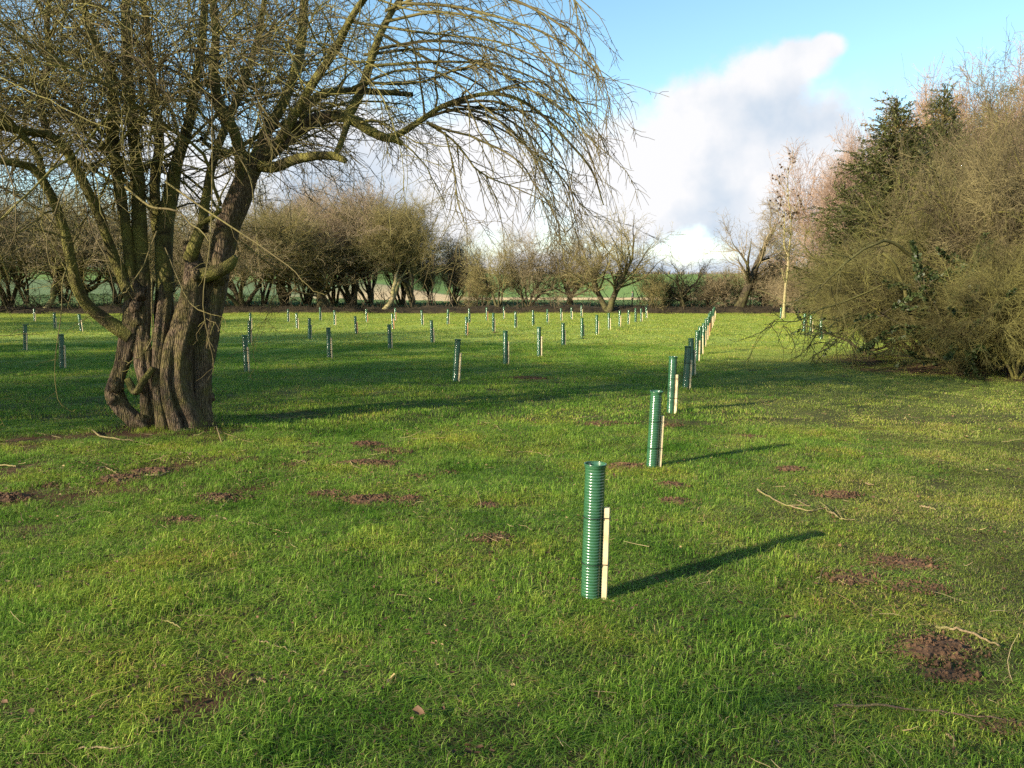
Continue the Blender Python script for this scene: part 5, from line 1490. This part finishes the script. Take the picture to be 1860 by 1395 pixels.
# ------------------------------------------------------------------ the walker beyond the hedge
def walker():
    c = at(1149, 551, 118); gx, gy = c[0], 118.0
    J = {  # joint: (x, y, z, rx, ry); walks to the left of the view
        'pelvis': (0, 0, .93, .15, .12), 'waist': (0, 0, 1.08, .14, .11), 'chest': (-.02, 0, 1.30, .18, .13), 'neck': (-.04, 0, 1.47, .065, .065),
        'chin': (-.06, 0, 1.54, .075, .07), 'head': (-.07, 0, 1.63, .085, .095), 'crown_top': (-.06, 0, 1.72, .06, .07),
        'hipL': (0, .10, .88, .10, .10), 'kneeL': (-.18, .10, .50, .065, .065), 'ankleL': (-.30, .10, .10, .045, .045), 'toeL': (-.46, .10, .05, .035, .045),
        'hipR': (0, -.10, .88, .10, .10), 'kneeR': (.05, -.10, .48, .065, .065), 'ankleR': (.30, -.10, .14, .045, .045), 'toeR': (.20, -.10, .03, .035, .045),
        'shL': (-.02, .19, 1.40, .07, .07), 'elL': (.12, .24, 1.14, .05, .05), 'wrL': (.08, .23, .90, .032, .032), 'haL': (.05, .22, .80, .03, .022),
        'shR': (-.02, -.19, 1.40, .07, .07), 'elR': (-.10, -.24, 1.13, .05, .05), 'wrR': (-.24, -.22, .93, .032, .032), 'haR': (-.31, -.21, .86, .03, .022)}
    for s, ux, uz in (('L', -.3, -1), ('R', -.8, -.6)):
        hx, hy, hz = J['ha' + s][:3]
        for i in range(4):
            J['f%d%s' % (i, s)] = (hx + ux * .05 + .004 * i, hy - .03 + .02 * i, hz + uz * (.075 - .006 * abs(i - 1)), .009, .009)
        J['th' + s] = (hx - .04, hy, hz - .02, .010, .010)
    E = [('pelvis', 'waist'), ('waist', 'chest'), ('chest', 'neck'), ('neck', 'chin'), ('chin', 'head'), ('head', 'crown_top')]
    for s in 'LR':
        E += [('pelvis', 'hip' + s), ('hip' + s, 'knee' + s), ('knee' + s, 'ankle' + s), ('ankle' + s, 'toe' + s), ('chest', 'sh' + s), ('sh' + s, 'el' + s), ('el' + s, 'wr' + s), ('wr' + s, 'ha' + s), ('ha' + s, 'th' + s)]
        E += [('ha' + s, 'f%d%s' % (i, s)) for i in range(4)]
    names = list(J); me = bpy.data.meshes.new('person')
    me.from_pydata([J[n][:3] for n in names], [(names.index(a), names.index(b)) for a, b in E], [])
    o = bpy.data.objects.new('person', me); COL.objects.link(o)
    sk = o.modifiers.new('skin', 'SKIN'); sk.use_smooth_shade = True
    if not me.skin_vertices: me.attributes.new('skin', 'FLOAT', 'POINT')
    for i, n in enumerate(names): me.skin_vertices[0].data[i].radius = J[n][3:]
    me.skin_vertices[0].data[0].use_root = True
    ss = o.modifiers.new('sub', 'SUBSURF'); ss.levels = 1; ss.render_levels = 1
    dg = bpy.context.evaluated_depsgraph_get()
    m2 = bpy.data.meshes.new_from_object(o.evaluated_get(dg)); o.modifiers.clear(); o.data = m2; bpy.data.meshes.remove(me)
    m2.name = 'person'; m2.materials.clear()
    for nm, c1, c2 in (('jacket_cloth', (.06, .085, .08), (.10, .13, .12)), ('trouser_cloth', (.02, .014, .012), (.035, .025, .02)), ('skin', (.35, .2, .14), (.45, .27, .2)), ('boot_leather', (.02, .015, .01), (.03, .02, .015))):
        m2.materials.append(plain_mat(nm, c1, c2, 12))
    for p in m2.polygons:
        x, y, z = p.center
        if z > 1.50: k = 2
        elif z < .13: k = 3
        elif abs(y) > .155 and z < .92 and z > .7: k = 2
        elif z > .88: k = 0
        else: k = 1
        p.material_index = k; p.use_smooth = True
    o.location = (gx, gy, float(gz(gx, gy)))
    tag(o, 'person in a grey-green jacket and dark trousers walking along the field beyond the hedge', 'person')
    th = np.linspace(0, math.pi * .6, 8)[:, None]; ph = np.linspace(0, 2 * math.pi, 14, endpoint=False)[None]
    V = np.stack([.098 * np.sin(th) * np.cos(ph) - .045, .108 * np.sin(th) * np.sin(ph), 1.635 + .115 * np.cos(th) + 0 * ph], -1)
    V[..., 0] += .02
    i = (np.arange(7) * 14)[:, None] + np.arange(14)[None]; j = (np.arange(7) * 14)[:, None] + (np.arange(14)[None] + 1) % 14
    obj('hair', mesh_from('hair', V.reshape(-1, 3), np.stack([i, j, j + 14, i + 14], -1).reshape(-1, 4)), plain_mat('dark_hair', (.02, .015, .01), (.05, .035, .02), 40), o)


try:
    walker()
except Exception as e:
    print('WALKER', e)
